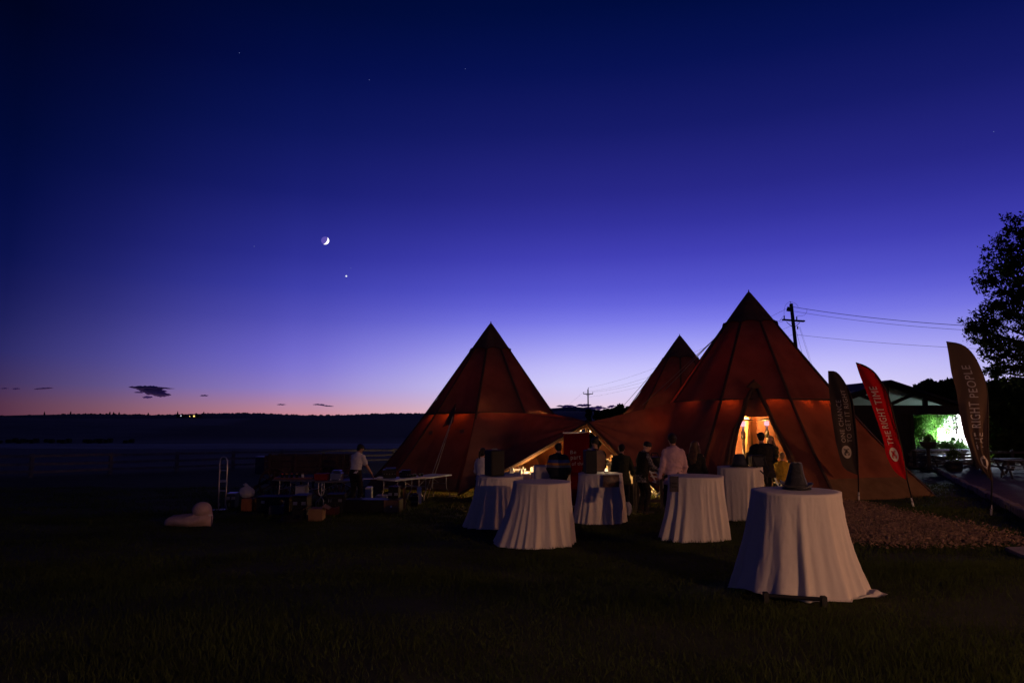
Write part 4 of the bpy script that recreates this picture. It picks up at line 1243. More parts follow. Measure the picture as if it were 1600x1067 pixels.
wire(W(1250.5, 511, Dp), W(1285.5, 575, 70) + Vector((.6, 0, -6)), 0, 'thin twin of the long stay wire from the leaning pole crossarm', .008)
wire(ins[0], W(820, 668, 330), 2.0, 'faint wire falling away from the far pole behind the lone tent', .014)

# ================================================================== trees
M_leaf = cloth_mat('tree_leaf', (.050, .065, .022), (.08, .11, .02), .3, noise=.5, nscale=.8, bump=0)
M_bark = mat('tree_bark', (.055, .045, .038), .95, noise=.5, nscale=5, bump=.6, bscale=14)
def leaf_cloud(points, size, n_each, spread, rng, aspect=.55):
    n = len(points) * n_each
    c = np.repeat(np.array(points), n_each, 0) + rng.normal(0, 1, (n, 3)) * np.array(spread)
    a = rng.normal(0, 1, (n, 3)); a /= np.linalg.norm(a, axis=1)[:, None]
    b = np.cross(a, rng.normal(0, 1, (n, 3))); b /= np.linalg.norm(b, axis=1)[:, None]
    s = size * rng.uniform(.6, 1.4, n)[:, None]
    v = np.stack([c - a * s, c - b * s * aspect * .5 , c + a * s, c + b * s * aspect * .5], 1).reshape(-1, 3)
    return v
def quads_obj(name, v, m, parent):
    n = len(v) // 4
    me = bpy.data.meshes.new(name)
    off = np.array(parent.location) if parent is not None else np.zeros(3)
    me.vertices.add(len(v)); me.vertices.foreach_set('co', (v - off).ravel().astype(np.float32))
    me.loops.add(len(v)); me.loops.foreach_set('vertex_index', np.arange(len(v), dtype=np.int32))
    me.polygons.add(n); me.polygons.foreach_set('loop_start', np.arange(0, 4 * n, 4, dtype=np.int32)); me.polygons.foreach_set('loop_total', np.full(n, 4, np.int32))
    me.update(calc_edges=True)
    o = bpy.data.objects.new(name, me); COL.objects.link(o); me.materials.append(m)
    if parent is not None: o.parent = parent
    return o
def big_tree():
    rng = np.random.default_rng(21); rnd = random.Random(21)
    D = 30.0
    base = Vector(((1668 - 800) / F * D, D + .5, 0)); base.z = g(base.x, base.y)
    root = empty('leafy_tree', base, 'big leafy tree reaching into the picture beside the tall brown flag', 'tree')
    mbt, mbb, tips = MB(), MB(), []
    top = base + Vector((.4, .3, 7.5))
    mbt.tube([base, base + Vector((.05, 0, 1.2)), base + Vector((.2, .1, 3.5)), top], [.36, .28, .22, .10], 12)
    # limb ends follow the lobes of the crown in the photograph
    lobes = [(1588, 362, 1.0), (1572, 392, 1.1), (1556, 418, .95), (1590, 430, 1.2), (1575, 455, 1.0), (1566, 478, 1.0), (1540, 497, 1.0), (1525, 515, .8), (1560, 525, 1.1), (1585, 500, 1.3), (1545, 540, .8),
             (1572, 555, 1.0), (1590, 575, 1.0), (1560, 582, .6), (1610, 380, 1.3), (1625, 430, 1.5), (1620, 480, 1.5), (1630, 540, 1.5), (1655, 370, 1.4), (1680, 400, 1.7), (1700, 460, 1.8), (1690, 540, 1.7), (1740, 420, 1.6), (1745, 500, 1.7), (1650, 330, 1.0), (1700, 340, 1.2), (1600, 540, 1.1), (1548, 440, .7), (1520, 512, .45), (1595, 402, 1.0), (1585, 470, .9)]
    for px, py, r in lobes:
        e = W(px, py, D + rnd.uniform(-2.2, 2.2))
        h = min(max(.28 + (e.z - base.z - 2) / 12, .3), .95)
        s = base.lerp(top, h * .9)
        m1 = s.lerp(e, .45) + Vector((0, 0, .5))
        mbb.tube([s, m1, e], [.09, .055, .02], 6)
        for k in range(int(15 * r + 4)):
            d = Vector((rnd.gauss(0, 1), rnd.gauss(0, 1), rnd.gauss(0, .8)))
            q = e + d.normalized() * (r * .78 * rnd.random() ** .5)
            mbb.tube([m1.lerp(e, rnd.uniform(.5, 1)), e.lerp(q, .6) + Vector((0, 0, .08)), q], [.014, .009, .004], 4, cap=False)
            for j in range(3):
                tips.append(q + Vector((rnd.gauss(0, .12), rnd.gauss(0, .12), rnd.gauss(0, .09))))
    mbt.build('trunk', M_bark, root, smooth=True)
    mbb.build('branches', M_bark, root)
    v = leaf_cloud([tuple(t_) for t_ in tips], .088, 11, (.11, .11, .08), rng, .8)
    tag(quads_obj('crown', v, M_leaf, root), kind='stuff')
big_tree()
def clump_tree(px, ytop, D, hw, label, seed, low=.12, n=60, ls=.22, name='broad_tree'):
    rng = np.random.default_rng(seed); rnd = random.Random(seed)
    t = W(px, ytop, D); base = Vector((t.x, t.y, g(t.x, t.y)))
    Hh = t.z - base.z; rw = hw / F * D
    root = empty(name, base, label, 'tree', 'trees behind the pavilion' if px > 1300 else None)
    MB().tube([base, base + Vector((.1, 0, Hh * .5)), base + Vector((0, .1, Hh * .85))], [.05 * Hh * .5, .03 * Hh * .5, .02], 8).build('trunk', M_bark, root)
    pts = []
    for i in range(n):
        z = rnd.random() ** .8
        prof = math.sin(math.pi * min(1, .18 + .82 * z)) ** .7
        a = rnd.uniform(0, 6.283); r = rw * prof * rnd.uniform(.35, 1.0)
        pts.append((base.x + r * math.cos(a), base.y + r * math.sin(a), base.z + Hh * (low + (.97 - low) * z)))
    # a few leading tufts give the top its outline
    for i in range(9):
        pts.append((base.x + rnd.gauss(0, .35) * rw, base.y + rnd.gauss(0, .2) * rw, base.z + Hh * rnd.uniform(.86, 1.0)))
    sp = rw * .17
    tag(quads_obj('crown', leaf_cloud(pts, ls, 130, (sp, sp, sp * .8), rng, .8), M_leaf, root), kind='stuff')
for i, (px, yt, D, hw, lab) in enumerate((
        (1451, 594, 66, 20, 'dark round-headed tree whose top shows just above the pavilion roof'), (1483, 595, 64, 17, 'dark round-topped tree between the pavilion roof and the tall brown flag'),
        (1466, 603, 70, 16, 'lower tree between the two round-headed trees behind the pavilion'), (1516, 604, 60, 26, 'dark tree directly behind the tall brown flag'),
        (1552, 600, 52, 24, 'dark tree standing just past the tall brown flag'), (1580, 597, 55, 26, 'dark tree under the hanging limbs of the leafy tree'),
        (1612, 596, 50, 28, 'dark tree behind the trunk of the leafy tree'), (1655, 592, 52, 32, 'outermost dark tree behind the leafy tree'))):
    clump_tree(px, yt, D, hw, lab, 40 + i, low=.02, n=80, ls=.26)
for i, (px, yt, D, hw, lab) in enumerate((
        (969, 634, 95, 8, 'rounded dark tree in the gap between the tents, tallest of its row'), (958, 640, 98, 10, 'low dark tree beside the tallest one in the tent gap'), (946, 643, 104, 9, 'small dark tree in the tent gap'),
        (921, 641, 112, 4.5, 'small dark tree at the foot of the far utility pole'), (933, 646, 108, 7, 'bushy low tree just past the far utility pole'), (981, 638, 92, 8, 'dark tree touching the edge of the half-hidden tent'), (992, 640, 90, 8, 'dark tree mostly behind the half-hidden tent'))):
    clump_tree(px, yt, D, hw, lab, 60 + i, low=.0, n=36, ls=.34)

# ================================================================== patio, kerb, pavilion
kerb_px = [(1432, 715), (1450, 726), (1466, 736), (1482, 745), (1500, 755), (1520, 765), (1540, 775.5), (1562, 786.5), (1582, 797), (1602, 808), (1640, 829), (1700, 865)]
kp = [GP(x, y) for x, y in kerb_px]
def along(pts, s):
    for a, b in zip(pts, pts[1:]):
        l = (b - a).length
        if s <= l: return a.lerp(b, s / l), (b - a).normalized()
        s -= l
    return pts[-1], (pts[-1] - pts[-2]).normalized()
klen = sum((b - a).length for a, b in zip(kp, kp[1:]))
P = []
for i in range(61):
    p, d = along(kp, klen * i / 60)
    row = []
    for j in range(25):
        x = p.x + (j / 24) ** 1.4 * 34
        row.append((x, p.y, g(x, p.y) + .09))
    P.append(row)
M_patio = mat('gravel_patio', (.105, .058, .042), .95, noise=.5, nscale=3, bump=.7, bscale=30, col2=(.05, .033, .028))
patio = tag(MB().grid(P).build('patio', M_patio, smooth=True), 'gravel forecourt before the pavilion', kind='structure')
# packed ground carrying the forecourt on behind to the pavilion
kb = empty('stone_kerb', onground(kp[6]), 'row of rough kerb stones edging the gravel forecourt', 'kerb')
M_kstone = mat('kerb_stone', (.22, .17, .145), .9, noise=.45, nscale=6, bump=.6, bscale=18)
s = 0.0; rnd = random.Random(4)
while s < klen - .3:
    L_ = rnd.uniform(.36, .6)
    p, d = along(kp, s + L_ / 2)
    a = math.atan2(d.y, d.x)
    M = Matrix.Rotation(a + rnd.uniform(-.05, .05), 3, 'Z')
    hgt = rnd.uniform(.20, .25)
    mb = MB().box((p.x, p.y, g(p.x, p.y) + hgt / 2 - .06), (L_ - .02, rnd.uniform(.19, .24), hgt), M, .03)
    mb.v = [(x + rnd.uniform(-.012, .012), y + rnd.uniform(-.012, .012), z + rnd.uniform(-.012, .012)) for x, y, z in mb.v]
    mb.build('kerb_stone', M_kstone, kb)
    s += L_
# pavilion
DPV = 45.0
M_timber = mat('dark_timber', (.030, .024, .020), .8, noise=.4, nscale=3, bump=.3)
M_roof = mat('dark_shingle', (.028, .026, .028), .9, noise=.4, nscale=5, bump=.5, bscale=12)
M_pane = cloth_mat('frosted_pane', (.30, .36, .28), (.50, .64, .46), .45, noise=.3, nscale=1.5, bump=.05)  # green tint holds the light bounced off the shrubs
pk = W(1386, 594, DPV); gz = g(pk.x, DPV) + .1
pv = empty('pavilion', (pk.x, DPV + 4, gz), 'dark timber pavilion with glazed gable and a bright window opening', 'pavilion')
halfw = 5.3; ridge = pk.z; eave = ridge - halfw * .335
def px_x(px): return W(px, 640, DPV).x
def py_z(py): return W(1440, py, DPV).z
for s_ in (-1, 1):
    a = Vector((pk.x, DPV - .5, ridge)); b = Vector((pk.x + s_ * halfw, DPV - .5, eave))
    n_up = Vector((0, 0, .16))
    MB().add([a, b, b + Vector((0, 9.5, 0)), a + Vector((0, 9.5, 0)), a - n_up, b - n_up, b + Vector((0, 9.5, 0)) - n_up, a + Vector((0, 9.5, 0)) - n_up],
             [(0, 1, 2, 3), (7, 6, 5, 4), (0, 4, 5, 1), (1, 5, 6, 2), (2, 6, 7, 3), (3, 7, 4, 0)]).build('roof', M_roof, pv)
    sl = Vector((0, 0, -.30))
    MB().beam(Vector((pk.x, DPV, ridge)) + sl, Vector((pk.x + s_ * (halfw - .1), DPV, eave)) + sl, .18, .24).build('rafter', M_timber, pv)
zb1, zb0 = py_z(633.2), py_z(647.5)
MB().box((pk.x, DPV, (zb1 + zb0) / 2), (2 * halfw - .4, .26, zb1 - zb0)).build('beam', M_timber, pv)
MB().box((px_x(1386.3), DPV - .02, (ridge + zb1) / 2 - .1), (.24, .24, ridge - zb1 - .2)).build('king_post', M_timber, pv)
for s_ in (-1, 1):
    x1, x2 = px_x(1386) + s_ * (px_x(1392) - px_x(1386)), px_x(1386) + s_ * (px_x(1432) - px_x(1386))
    MB().beam((x1, DPV - .03, zb1 + .08), (x2, DPV - .03, py_z(611.5) - .12), .2, .2).build('strut', M_timber, pv)
    x3 = px_x(1386) + s_ * (px_x(1446) - px_x(1386))
    MB().box((x3, DPV - .02, (zb1 + py_z(615)) / 2), (.26, .22, py_z(615) - zb1)).build('queen_post', M_timber, pv)
    # two glazed triangles per half
    def tri(pts, nm='pane'):
        f_ = [Vector(p_) for p_ in pts]
        MB().add(f_, [(0, 1, 2)]).build(nm, M_pane, pv)
    yg = DPV + .14
    k = lambda px: px_x(1386) + s_ * (px_x(px) - px_x(1386))
    tri([(k(1386), yg, ridge - .3), (k(1386), yg, zb1), (k(1446), yg, py_z(613))])
    tri([(k(1386), yg, zb1 - .02), (k(1447), yg, zb1 - .02), (k(1447), yg, py_z(613) - .02)])
    tri([(k(1446.2), yg, zb1 - .02), (k(1506), yg, zb1 - .02), (k(1446.2), yg, py_z(613.5))])
# walls each side of the opening, and posts
def panel(x0, x1, z0, z1, nm='wall_panel'):
    n = max(1, round((x1 - x0) / .28)); w = (x1 - x0) / n
    for i in range(n):
        MB().box((x0 + w * (i + .5), DPV + .02, (z0 + z1) / 2), (w - .015, .06, z1 - z0)).build('plank', M_timber, pv)
zl = py_z(697.5)
panel(px_x(1262), px_x(1424), gz - .1, zb0)
panel(px_x(1516), px_x(1524), zl, zb0)
for px in (1422.5, 1515.5):
    MB().box((px_x(px), DPV - .02, (gz + zb0) / 2), (.2, .2, zb0 - gz + .1)).build('post', M_timber, pv)
MB().box(((px_x(1424) + px_x(1520)) / 2, DPV - .05, py_z(703)), (px_x(1520) - px_x(1416), .42, .10), bev=.015).build('ledge', mat('stone_ledge', (.26, .25, .25), .7, noise=.3, nscale=4, bump=.2), pv)
# rubble wall under the ledge: single stones
M_rub = [mat('rubble_stone_%s' % n_, c_, .9, noise=.4, nscale=5, bump=.5, bscale=12) for n_, c_ in (('grey', (.13, .125, .12)), ('tan', (.16, .13, .10)), ('dark', (.09, .085, .085)))]
z = gz - .15; row = 0; zt = py_z(703) - .06
while z < zt - .05:
    hh = min(rnd.uniform(.17, .24), zt - z)
    x = px_x(1417) + rnd.uniform(-.2, 0)
    while x < px_x(1520):
        w = rnd.uniform(.28, .62)
        mb = MB().box((x + w / 2, DPV + .06, z + hh / 2), (w - .02, .34 + rnd.uniform(-.04, .05), hh - .018), None, .03)
        mb.v = [(a + rnd.uniform(-.015, .015), b + rnd.uniform(-.015, .015), c_ + rnd.uniform(-.01, .01)) for a, b, c_ in mb.v]
        mb.build('stone', M_rub[rnd.randrange(3)], pv)
        x += w
    z += hh; row += 1
for s_ in (-1, 1):
    MB().box((pk.x + s_ * (halfw - .5), DPV + 8.4, (gz + eave) / 2), (.24, .24, eave - gz)).build('post', M_timber, pv)

# the floodlit shrubbery behind the opening
rng = np.random.default_rng(5)
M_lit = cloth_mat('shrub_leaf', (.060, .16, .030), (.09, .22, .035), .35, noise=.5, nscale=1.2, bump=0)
def shrub(px, py, D, rx, rz, label, n, ls, seed, per=60):
    rng = np.random.default_rng(seed)
    c = W(px, py, D); zg_ = g(c.x, c.y)
    root = empty('garden_shrub', (c.x, c.y, zg_), label, 'shrub', 'shrubs behind the pavilion')
    d = rng.normal(0, 1, (n, 3)); d /= np.linalg.norm(d, axis=1)[:, None]
    d *= (rng.random(n) ** .45)[:, None]
    pts = np.stack([c.x + d[:, 0] * rx, c.y + d[:, 1] * rx * .7, np.maximum(c.z + d[:, 2] * rz, zg_ + .1)], -1)
    tag(quads_obj('foliage', leaf_cloud(pts, ls, per, (.16, .16, .14), rng, .7), M_lit, root), kind='stuff')
    mb = MB(); rd = random.Random(seed)
    for i in range(7):
        e = Vector(pts[rd.randrange(n)])
        mb.tube([Vector((c.x + rd.uniform(-.3, .3), c.y, zg_)), e.lerp(c, .5), e], [.045, .03, .01], 6)
    mb.build('stems', M_bark, root)
shrub(1437, 664, 54.5, 1.7, 1.75, 'tall lit shrub at the dim end of the bright window opening', 110, .07, 5)
shrub(1463, 660, 55, 1.5, 1.7, 'tall lit shrub in the middle of the bright window opening', 110, .07, 6)
shrub(1497, 664, 52.0, 1.5, 1.7, 'brightest lit shrub behind the bright window opening', 150, .05, 7, per=24)
shrub(1530, 664, 57.5, 1.7, 1.7, 'lit shrub hidden partly by the tall brown flag', 80, .07, 8)
shrub(1405, 664, 56, 1.9, 1.7, 'dim shrub behind the pavilion plank wall', 60, .08, 9)
shrub(1452, 696, 50.5, .8, .55, 'low dark shrub on the sill of the bright window opening', 45, .06, 10)
shrub(1477, 697, 50.0, 1.1, .45, 'low leafy shrub before the brightest lit shrub', 60, .06, 11)
shrub(1500, 699, 50.3, .9, .35, 'low leafy shrub at the end of the sill beside the flag', 40, .06, 12)
MB_ = MB()
fl = W(1489, 686, 53.3)
flr = empty('floodlight', (fl.x, fl.y, g(fl.x, fl.y)), 'white floodlight on a thin stake among the lit shrubs', 'floodlight')
MB().tube([(fl.x, fl.y, g(fl.x, fl.y)), (fl.x, fl.y, fl.z - .1)], .03, 8).build('stake', M_dark, flr)
MB().box(fl, (.34, .12, .26), bev=.02).build('head', M_dark, flr)
MB().box(fl + Vector((0, .067, 0)), (.28, .008, .2)).build('lens', emit_mat('flood_lens', (.9, .95, 1), 12), flr)
lamp('flood_beam', fl + Vector((0, .30, .1)), 7000, (.88, .92, 1.0), .12, kind='SPOT', parent=flr, aim=fl + Vector((.0, .9, .12)), angle=160, blend=.4)
pw_ = W(1501, 660, 55.0); pwz = g(pw_.x, 55.0)  # boards added to throw the floodlight back as white glare
pwr = empty('glare_boards', (pw_.x, 55.0, pwz), 'white boards added to glare behind the brightest lit shrub', 'fence')
for i in range(12):
    MB().box((pw_.x - 1.75 + .32 * i, 55.0, pwz + 2.0), (.31, .04, 4.0)).build('plank', M_whiteplastic, pwr)
for zz in (.5, 3.2): MB().box((pw_.x, 55.06, pwz + zz), (3.9, .06, .12)).build('batten', M_whiteplastic, pwr)
lamp('pane_fill', fl + Vector((.5, -1.6, 1.2)), 4200, (.70, .80, 1.0), .1, kind='SPOT', parent=flr, aim=fl + Vector((-1.2, -6, .4)), angle=110, blend=.7)  # bodiless spot added to brighten the gable panes and forecourt
# planters and a stone post on the forecourt before the pavilion
def lathe_thing(name, px, py0, py1, D, prof, m, label, cat):
    b = W(px, py1, D); zt_ = W(px, py0, D).z; b.z = g(b.x, b.y) + .09
    Hh = zt_ - b.z
    root = empty(name, b, label, cat)
    return root, b, Hh
M_pot = mat('dark_stone_pot', (.05, .047, .045), .85, noise=.5, nscale=6, bump=.4)
root, b, Hh = lathe_thing('pedestal_planter', 1452, 690, 724, 39, None, M_pot, 'dark pedestal planter bowl silhouetted against the bright window', 'planter')
MB().lathe(b, [(.22, 0), (.22, .06), (.12, .12), (.10, Hh * .72), (.16, Hh * .76)], 16).build('pedestal', M_pot, root, smooth=True)
MB().lathe(b, [(.14, Hh * .76), (.34, Hh * .86), (.42, Hh * .97), (.44, Hh), (.36, Hh * .985)], 18).build('bowl', M_pot, root, smooth=True)
tag(quads_obj('plant', leaf_cloud([tuple(b + Vector((rnd.gauss(0, .17), rnd.gauss(0, .12), Hh + rnd.uniform(0, .3)))) for _ in range(26)], .07, 14, (.09, .09, .08), rng), M_leaf, root), kind='stuff')
root, b, Hh = lathe_thing('barrel_planter', 1491, 702, 728, 37.5, None, M_pot, 'squat barrel planter with a bushy top on the forecourt', 'planter')
MB().lathe(b, [(.36, 0), (.42, .18), (.42, .36), (.36, .52), (.32, .5)], 18).build('barrel', M_pot, root, smooth=True)
for zz in (.12, .40): MB().lathe(b, [(.41, zz), (.425, zz + .02), (.41, zz + .04)], 18).build('hoop', M_dark, root)
tag(quads_obj('plant', leaf_cloud([tuple(b + Vector((rnd.gauss(0, .2), rnd.gauss(0, .15), .5 + rnd.uniform(0, max(.1, Hh - .5))))) for _ in range(40)], .07, 14, (.09, .09, .08), rng), M_leaf, root), kind='stuff')
# picnic tables in the dark beyond the tall brown flag
def picnic(px, py, D, rz, label):
    b = W(px, py, D); b.z = g(b.x, b.y) + .1
    root = empty('picnic_table', b, label, 'picnic table', 'picnic tables on the forecourt')
    M = Matrix.Rotation(rz, 3, 'Z')
    for i in range(4): MB().box(b + M @ Vector((0, -.3 + .2 * i, .74)), (1.8, .18, .04), M, .006).build('plank', M_oldwood, root)
    for s_ in (-1, 1):
        for q_ in (0, 1): MB().box(b + M @ Vector((0, s_ * (.62 + .15 * q_), .45)), (1.8, .14, .04), M, .006).build('seat_plank', M_oldwood, root)
        for e in (-1, 1): MB().beam(b + M @ Vector((e * .68, s_ * .62, .0)), b + M @ Vector((e * .68, s_ * .15, .72)), .04, .10).build('leg', M_oldwood, root)
        MB().beam(b + M @ Vector((s_ * .68, -.78, .41)), b + M @ Vector((s_ * .68, .78, .41)), .04, .1).build('cross_beam', M_oldwood, root)
picnic(1568, 704, 33, .2, 'weathered picnic table closest past the tall brown flag')
picnic(1600, 712, 29, -.3, 'weathered picnic table at the frame edge past the tall brown flag')
picnic(1470, 706, 42.5, .1, 'weathered picnic table just before the rubble wall of the pavilion')
# rustic rail in the dark past the flag
rr = empty('rail_fence', W(1570, 690, 40), 'low rail behind the picnic tables past the tall brown flag', 'fence')
rr.location.z = g(rr.location.x, 40)
xs = [px_x(1520) * 40 / 45 + i * 2.1 for i in range(6)]
for i, x in enumerate(xs):
    MB().box((x, 40, g(x, 40) + .6), (.12, .12, 1.2)).build('post', M_oldwood, rr)
    if i: 
        for zz in (.55, 1.05): MB().beam((xs[i - 1], 40.08, g(xs[i - 1], 40) + zz), (x, 40.08, g(x, 40) + zz), .05, .12).build('rail', M_oldwood, rr)
# flat paving slab in the lawn, low at the frame edge
sl_ = [GP(1571, 860), GP(1640, 858), GP(1640, 882), GP(1597, 872)]
MB_ = MB()
zt_ = [p + Vector((0, 0, .05)) for p in sl_]; zb_ = [p - Vector((0, 0, .03)) for p in sl_]
MB_.add(zt_ + zb_, [(3, 2, 1, 0), (4, 5, 6, 7), (0, 1, 5, 4), (1, 2, 6, 5), (2, 3, 7, 6), (3, 0, 4, 7)])
tag(MB_.build('paving_slab', mat('slab', (.30, .24, .18), .9, noise=.3, nscale=4, bump=.3)), 'pale flat paving slab set in the grass at the frame edge', 'paving slab')
# wood chip path
cp = [(1296, 781), (1330, 786), (1372, 796), (1420, 806), (1470, 818), (1520, 830), (1570, 843), (1592, 849), (1560, 849), (1500, 848), (1440, 853), (1390, 854), (1352, 843), (1318, 830), (1290, 815)]
cw = [GP(x, y) for x, y in cp]
def inside(x, y):
    c = False; n = len(cw)
    for i in range(n):
        a, b = cw[i], cw[(i + 1) % n]
        if (a.y > y) != (b.y > y) and x < (b.x - a.x) * (y - a.y) / (b.y - a.y) + a.x: c = not c
    return c
x0, x1 = min(p.x for p in cw), max(p.x for p in cw); y0, y1 = min(p.y for p in cw), max(p.y for p in cw)
v, f = [], []
rnd = random.Random(3); cnt = 0
while cnt < 22000:
    x, y = rnd.uniform(x0 - .5, x1 + .5), rnd.uniform(y0 - .4, y1 + .4)
    jx, jy = x + rnd.gauss(0, .3), y + rnd.gauss(0, .3)
    if not inside(jx, jy): continue
    cnt += 1
    a = rnd.uniform(0, 6.28); l = .010 + .034 * rnd.random() ** 2; w = l * rnd.uniform(.25, .5); tl = rnd.uniform(-.5, .5)
    z = g(x, y) + rnd.uniform(.01, .05); c_, s_ = math.cos(a), math.sin(a); b0_ = len(v)
    for dx, dy, dz in ((-l, -w, 0), (l, -w, 0), (l, w, 0), (-l, w, 0), (0, 0, .02)):
        v.append((x + dx * c_ - dy * s_, y + dx * s_ + dy * c_, z + dx * tl + dz))
    f += [(b0_, b0_ + 1, b0_ + 4), (b0_ + 1, b0_ + 2, b0_ + 4), (b0_ + 2, b0_ + 3, b0_ + 4), (b0_ + 3, b0_, b0_ + 4)]
M_chip = mat('wood_chip', (.36, .225, .15), .9, noise=.6, nscale=9, col2=(.09, .055, .04))
tag(link_mesh('wood_chips', v, f, M_chip), 'scattered wood chips on the trodden path by the flags', 'wood chips', kind='stuff')
# thin yellow hose end at the foot of the charcoal flag
h0, h1 = GP(1300, 776.5), GP(1341, 778)
tag(MB().tube([h0 + Vector((0, 0, .03)), h0.lerp(h1, .5) + Vector((0, .05, .03)), h1 + Vector((0, 0, .03))], .022, 8).build('hose', mat('yellow_hose', (.5, .42, .03), .5)), 'yellow hose lying along the tent wall by the charcoal flag', 'hose')
# ================================================================== paddock fence
fr = empty('rail_fence', (-24.3, 35, g(-24.3, 35)), 'long three-rail paddock fence between lawn and stubble field', 'fence')
M_fence = mat('pale_fence_wood', (.155, .15, .155), .9, noise=.4, nscale=3, bump=.4, bscale=14)
fd = Vector((13.8, 23, 0)).normalized()
fposts = []
for i in range(-4, 11):
    p = Vector((-24.3, 35, 0)) + fd * (3.95 * i)
    p.z = g(p.x, p.y); fposts.append(p)
ra = math.atan2(fd.y, fd.x)
for i, p in enumerate(fposts):
    MB().box(p + Vector((0, 0, .58)), (.17, .15, 1.26), Matrix.Rotation(ra, 3, 'Z'), .02).build('post', M_fence, fr)
    if i:
        for zz in (.30, .68, 1.08):
            j1, j2 = (random.uniform(-.03, .03) for _ in range(2))
            o_ = Vector((fd.y, -fd.x, 0)) * .10
            MB().beam(fposts[i - 1] + o_ + Vector((0, 0, zz + j1)), p + o_ + Vector((0, 0, zz + j2)), .05, .13).build('rail', M_fence, fr)

# ================================================================== the work area beside the lone tent
def gbox(name, px0, px1, py0, py1, D, depth, m, label, cat, rz=0.0, lid=None, base_ground=True, group=None, parts=None):
    """a box whose front spans these sight lines at distance D; stands on the grass unless told otherwise"""
    if base_ground: D = GP((px0 + px1) / 2, py1).y
    a, b = W(px0, py1, D), W(px1, py0, D)
    w = b.x - a.x
    z0 = g((a.x + b.x) / 2, D) if base_ground else a.z
    h = b.z - z0
    c = Vector(((a.x + b.x) / 2, D + depth / 2, z0))
    root = empty(name, c, label, cat, group)
    M = Matrix.Rotation(rz, 3, 'Z')
    MB().box(c + Vector((0, 0, h / 2)), (w, depth, h), M, min(.02, h * .1)).build('body', m, root)
    if lid: MB().box(c + Vector((0, 0, h + .012)), (w * 1.03, depth * 1.04, .03), M, .006).build('lid', lid, root)
    if parts: parts(root, c, w, depth, h, M)
    return root
def folding_table(a, b, dep, H, label, group='folding tables in a row'):
    """a, b: the two front corners on plan"""
    a, b = Vector((a[0], a[1], 0)), Vector((b[0], b[1], 0))
    d = (b - a); Ln = d.length; d.normalize(); n_ = Vector((-d.y, d.x, 0))
    c = (a + b) / 2 + n_ * dep / 2; c.z = g(c.x, c.y)
    root = empty('folding_table', c, label, 'table', group)
    M = Matrix((d, n_, Vector((0, 0, 1)))).transposed()
    zt = c.z + H
    MB().box((c.x, c.y, zt - .022), (Ln, dep, .045), M, .012).build('tabletop', M_whiteplastic, root)
    for s_ in (-1, 1):
        for q_ in (-1, 1):
            P0 = Vector((c.x, c.y, 0)) + d * (s_ * (Ln / 2 - .18)) + n_ * (q_ * (dep / 2 - .10))
            P1 = P0 + d * (-s_ * .12)
            P2 = Vector((c.x, c.y, 0)) + d * (s_ * (Ln / 2 - .12)) + n_ * (q_ * (dep / 2 - .05))
            zl = g(P2.x, P2.y)
            MB().tube([(P0.x, P0.y, zt - .05), (P0.x, P0.y, zt - .30), (P0.x + (P2.x - P0.x) * .2, P0.y, zt - .42), (P2.x + d.x * s_ * .08, P2.y + d.y * s_ * .08, zl + .12), (P2.x + d.x * s_ * .08, P2.y + d.y * s_ * .08, zl)], .015, 8).build('leg', M_steel, root)
        e = Vector((c.x, c.y, 0)) + d * (s_ * (Ln / 2 - .18))
        MB().tube([e + n_ * (dep / 2 - .1) + Vector((0, 0, zt - .28)), e - n_ * (dep / 2 - .1) + Vector((0, 0, zt - .28))], .012, 6).build('cross_bar', M_steel, root)
        MB().tube([e + Vector((0, 0, zt - .28)), e - d * (s_ * .45) + Vector((0, 0, zt - .05))], .010, 6).build('brace', M_steel, root)
    return root, zt
def xy(px, D): return (W(px, 750, D).x, D)
f1, zf1 = folding_table(xy(664, 20.9), xy(706, 22.2), .72, .70, 'white folding table at the end of the row closest to the lone tent')
f2, zf2 = folding_table(xy(618, 19.6), xy(665, 20.6), .76, .72, 'white folding table in the middle of the row, under the man\'s hand')
f3, zf3 = folding_table(xy(492, 19.0), xy(566, 19.2), .76, .72, 'dark-topped end of the folding table row, with the red box and steel urn')
f4, zf4 = folding_table(xy(425, 19.4), xy(488, 19.1), .76, .72, 'folding table at the far end of the row beside the wagon wheel')
for o in f3.children:
    if o.name.startswith('tabletop'): o.data = o.data.copy(); o.data.materials[0] = M_grey
for o in f4.children:
    if o.name.startswith('tabletop'): o.data = o.data.copy(); o.data.materials[0] = M_grey
# black gear case and cables on the tables
def gear(root, c, w, dp, h, M):
    MB().box(c + M @ Vector((0, -dp / 2 - .004, h * .5)), (w * .9, .01, h * .7), M).build('front_panel', M_dark, root)
    for i in range(5): MB().tube([c + M @ Vector((-w * .4 + w * .2 * i, -dp / 2 - .01, h * .5)), c + M @ Vector((-w * .4 + w * .2 * i, -dp / 2 - .04, h * .5))], .018, 8).build('knob', M_grey, root)
    MB().box(c + M @ Vector((w * .1, 0, h + .03)), (w * .8, dp * .7, .03), M, .006).build('lid', M_darkcase, root)
def on_table(name, px0, px1, h, D, depth, zt, m, label, cat, rz=0, parts=None, lid=None):
    x0, x1 = W(px0, 740, D).x, W(px1, 740, D).x
    c = Vector(((x0 + x1) / 2, D + depth / 2, zt + .002)); w = x1 - x0
    root = empty(name, c, label, cat); M = Matrix.Rotation(rz, 3, 'Z')
    MB().box(c + Vector((0, 0, h / 2)), (w, depth, h), M, min(.015, h * .15)).build('body', m, root)
    if lid: MB().box(c + Vector((0, 0, h + .01)), (w * 1.03, depth * 1.03, .025), M, .006).build('lid', lid, root)
    if parts: parts(root, c, w, depth, h, M)
    return root
on_table('equipment_case', 596, 617, .24, 20.15, .4, zf2, M_darkcase, 'black equipment case with knobs on the middle folding table', 'equipment case', .2, gear)
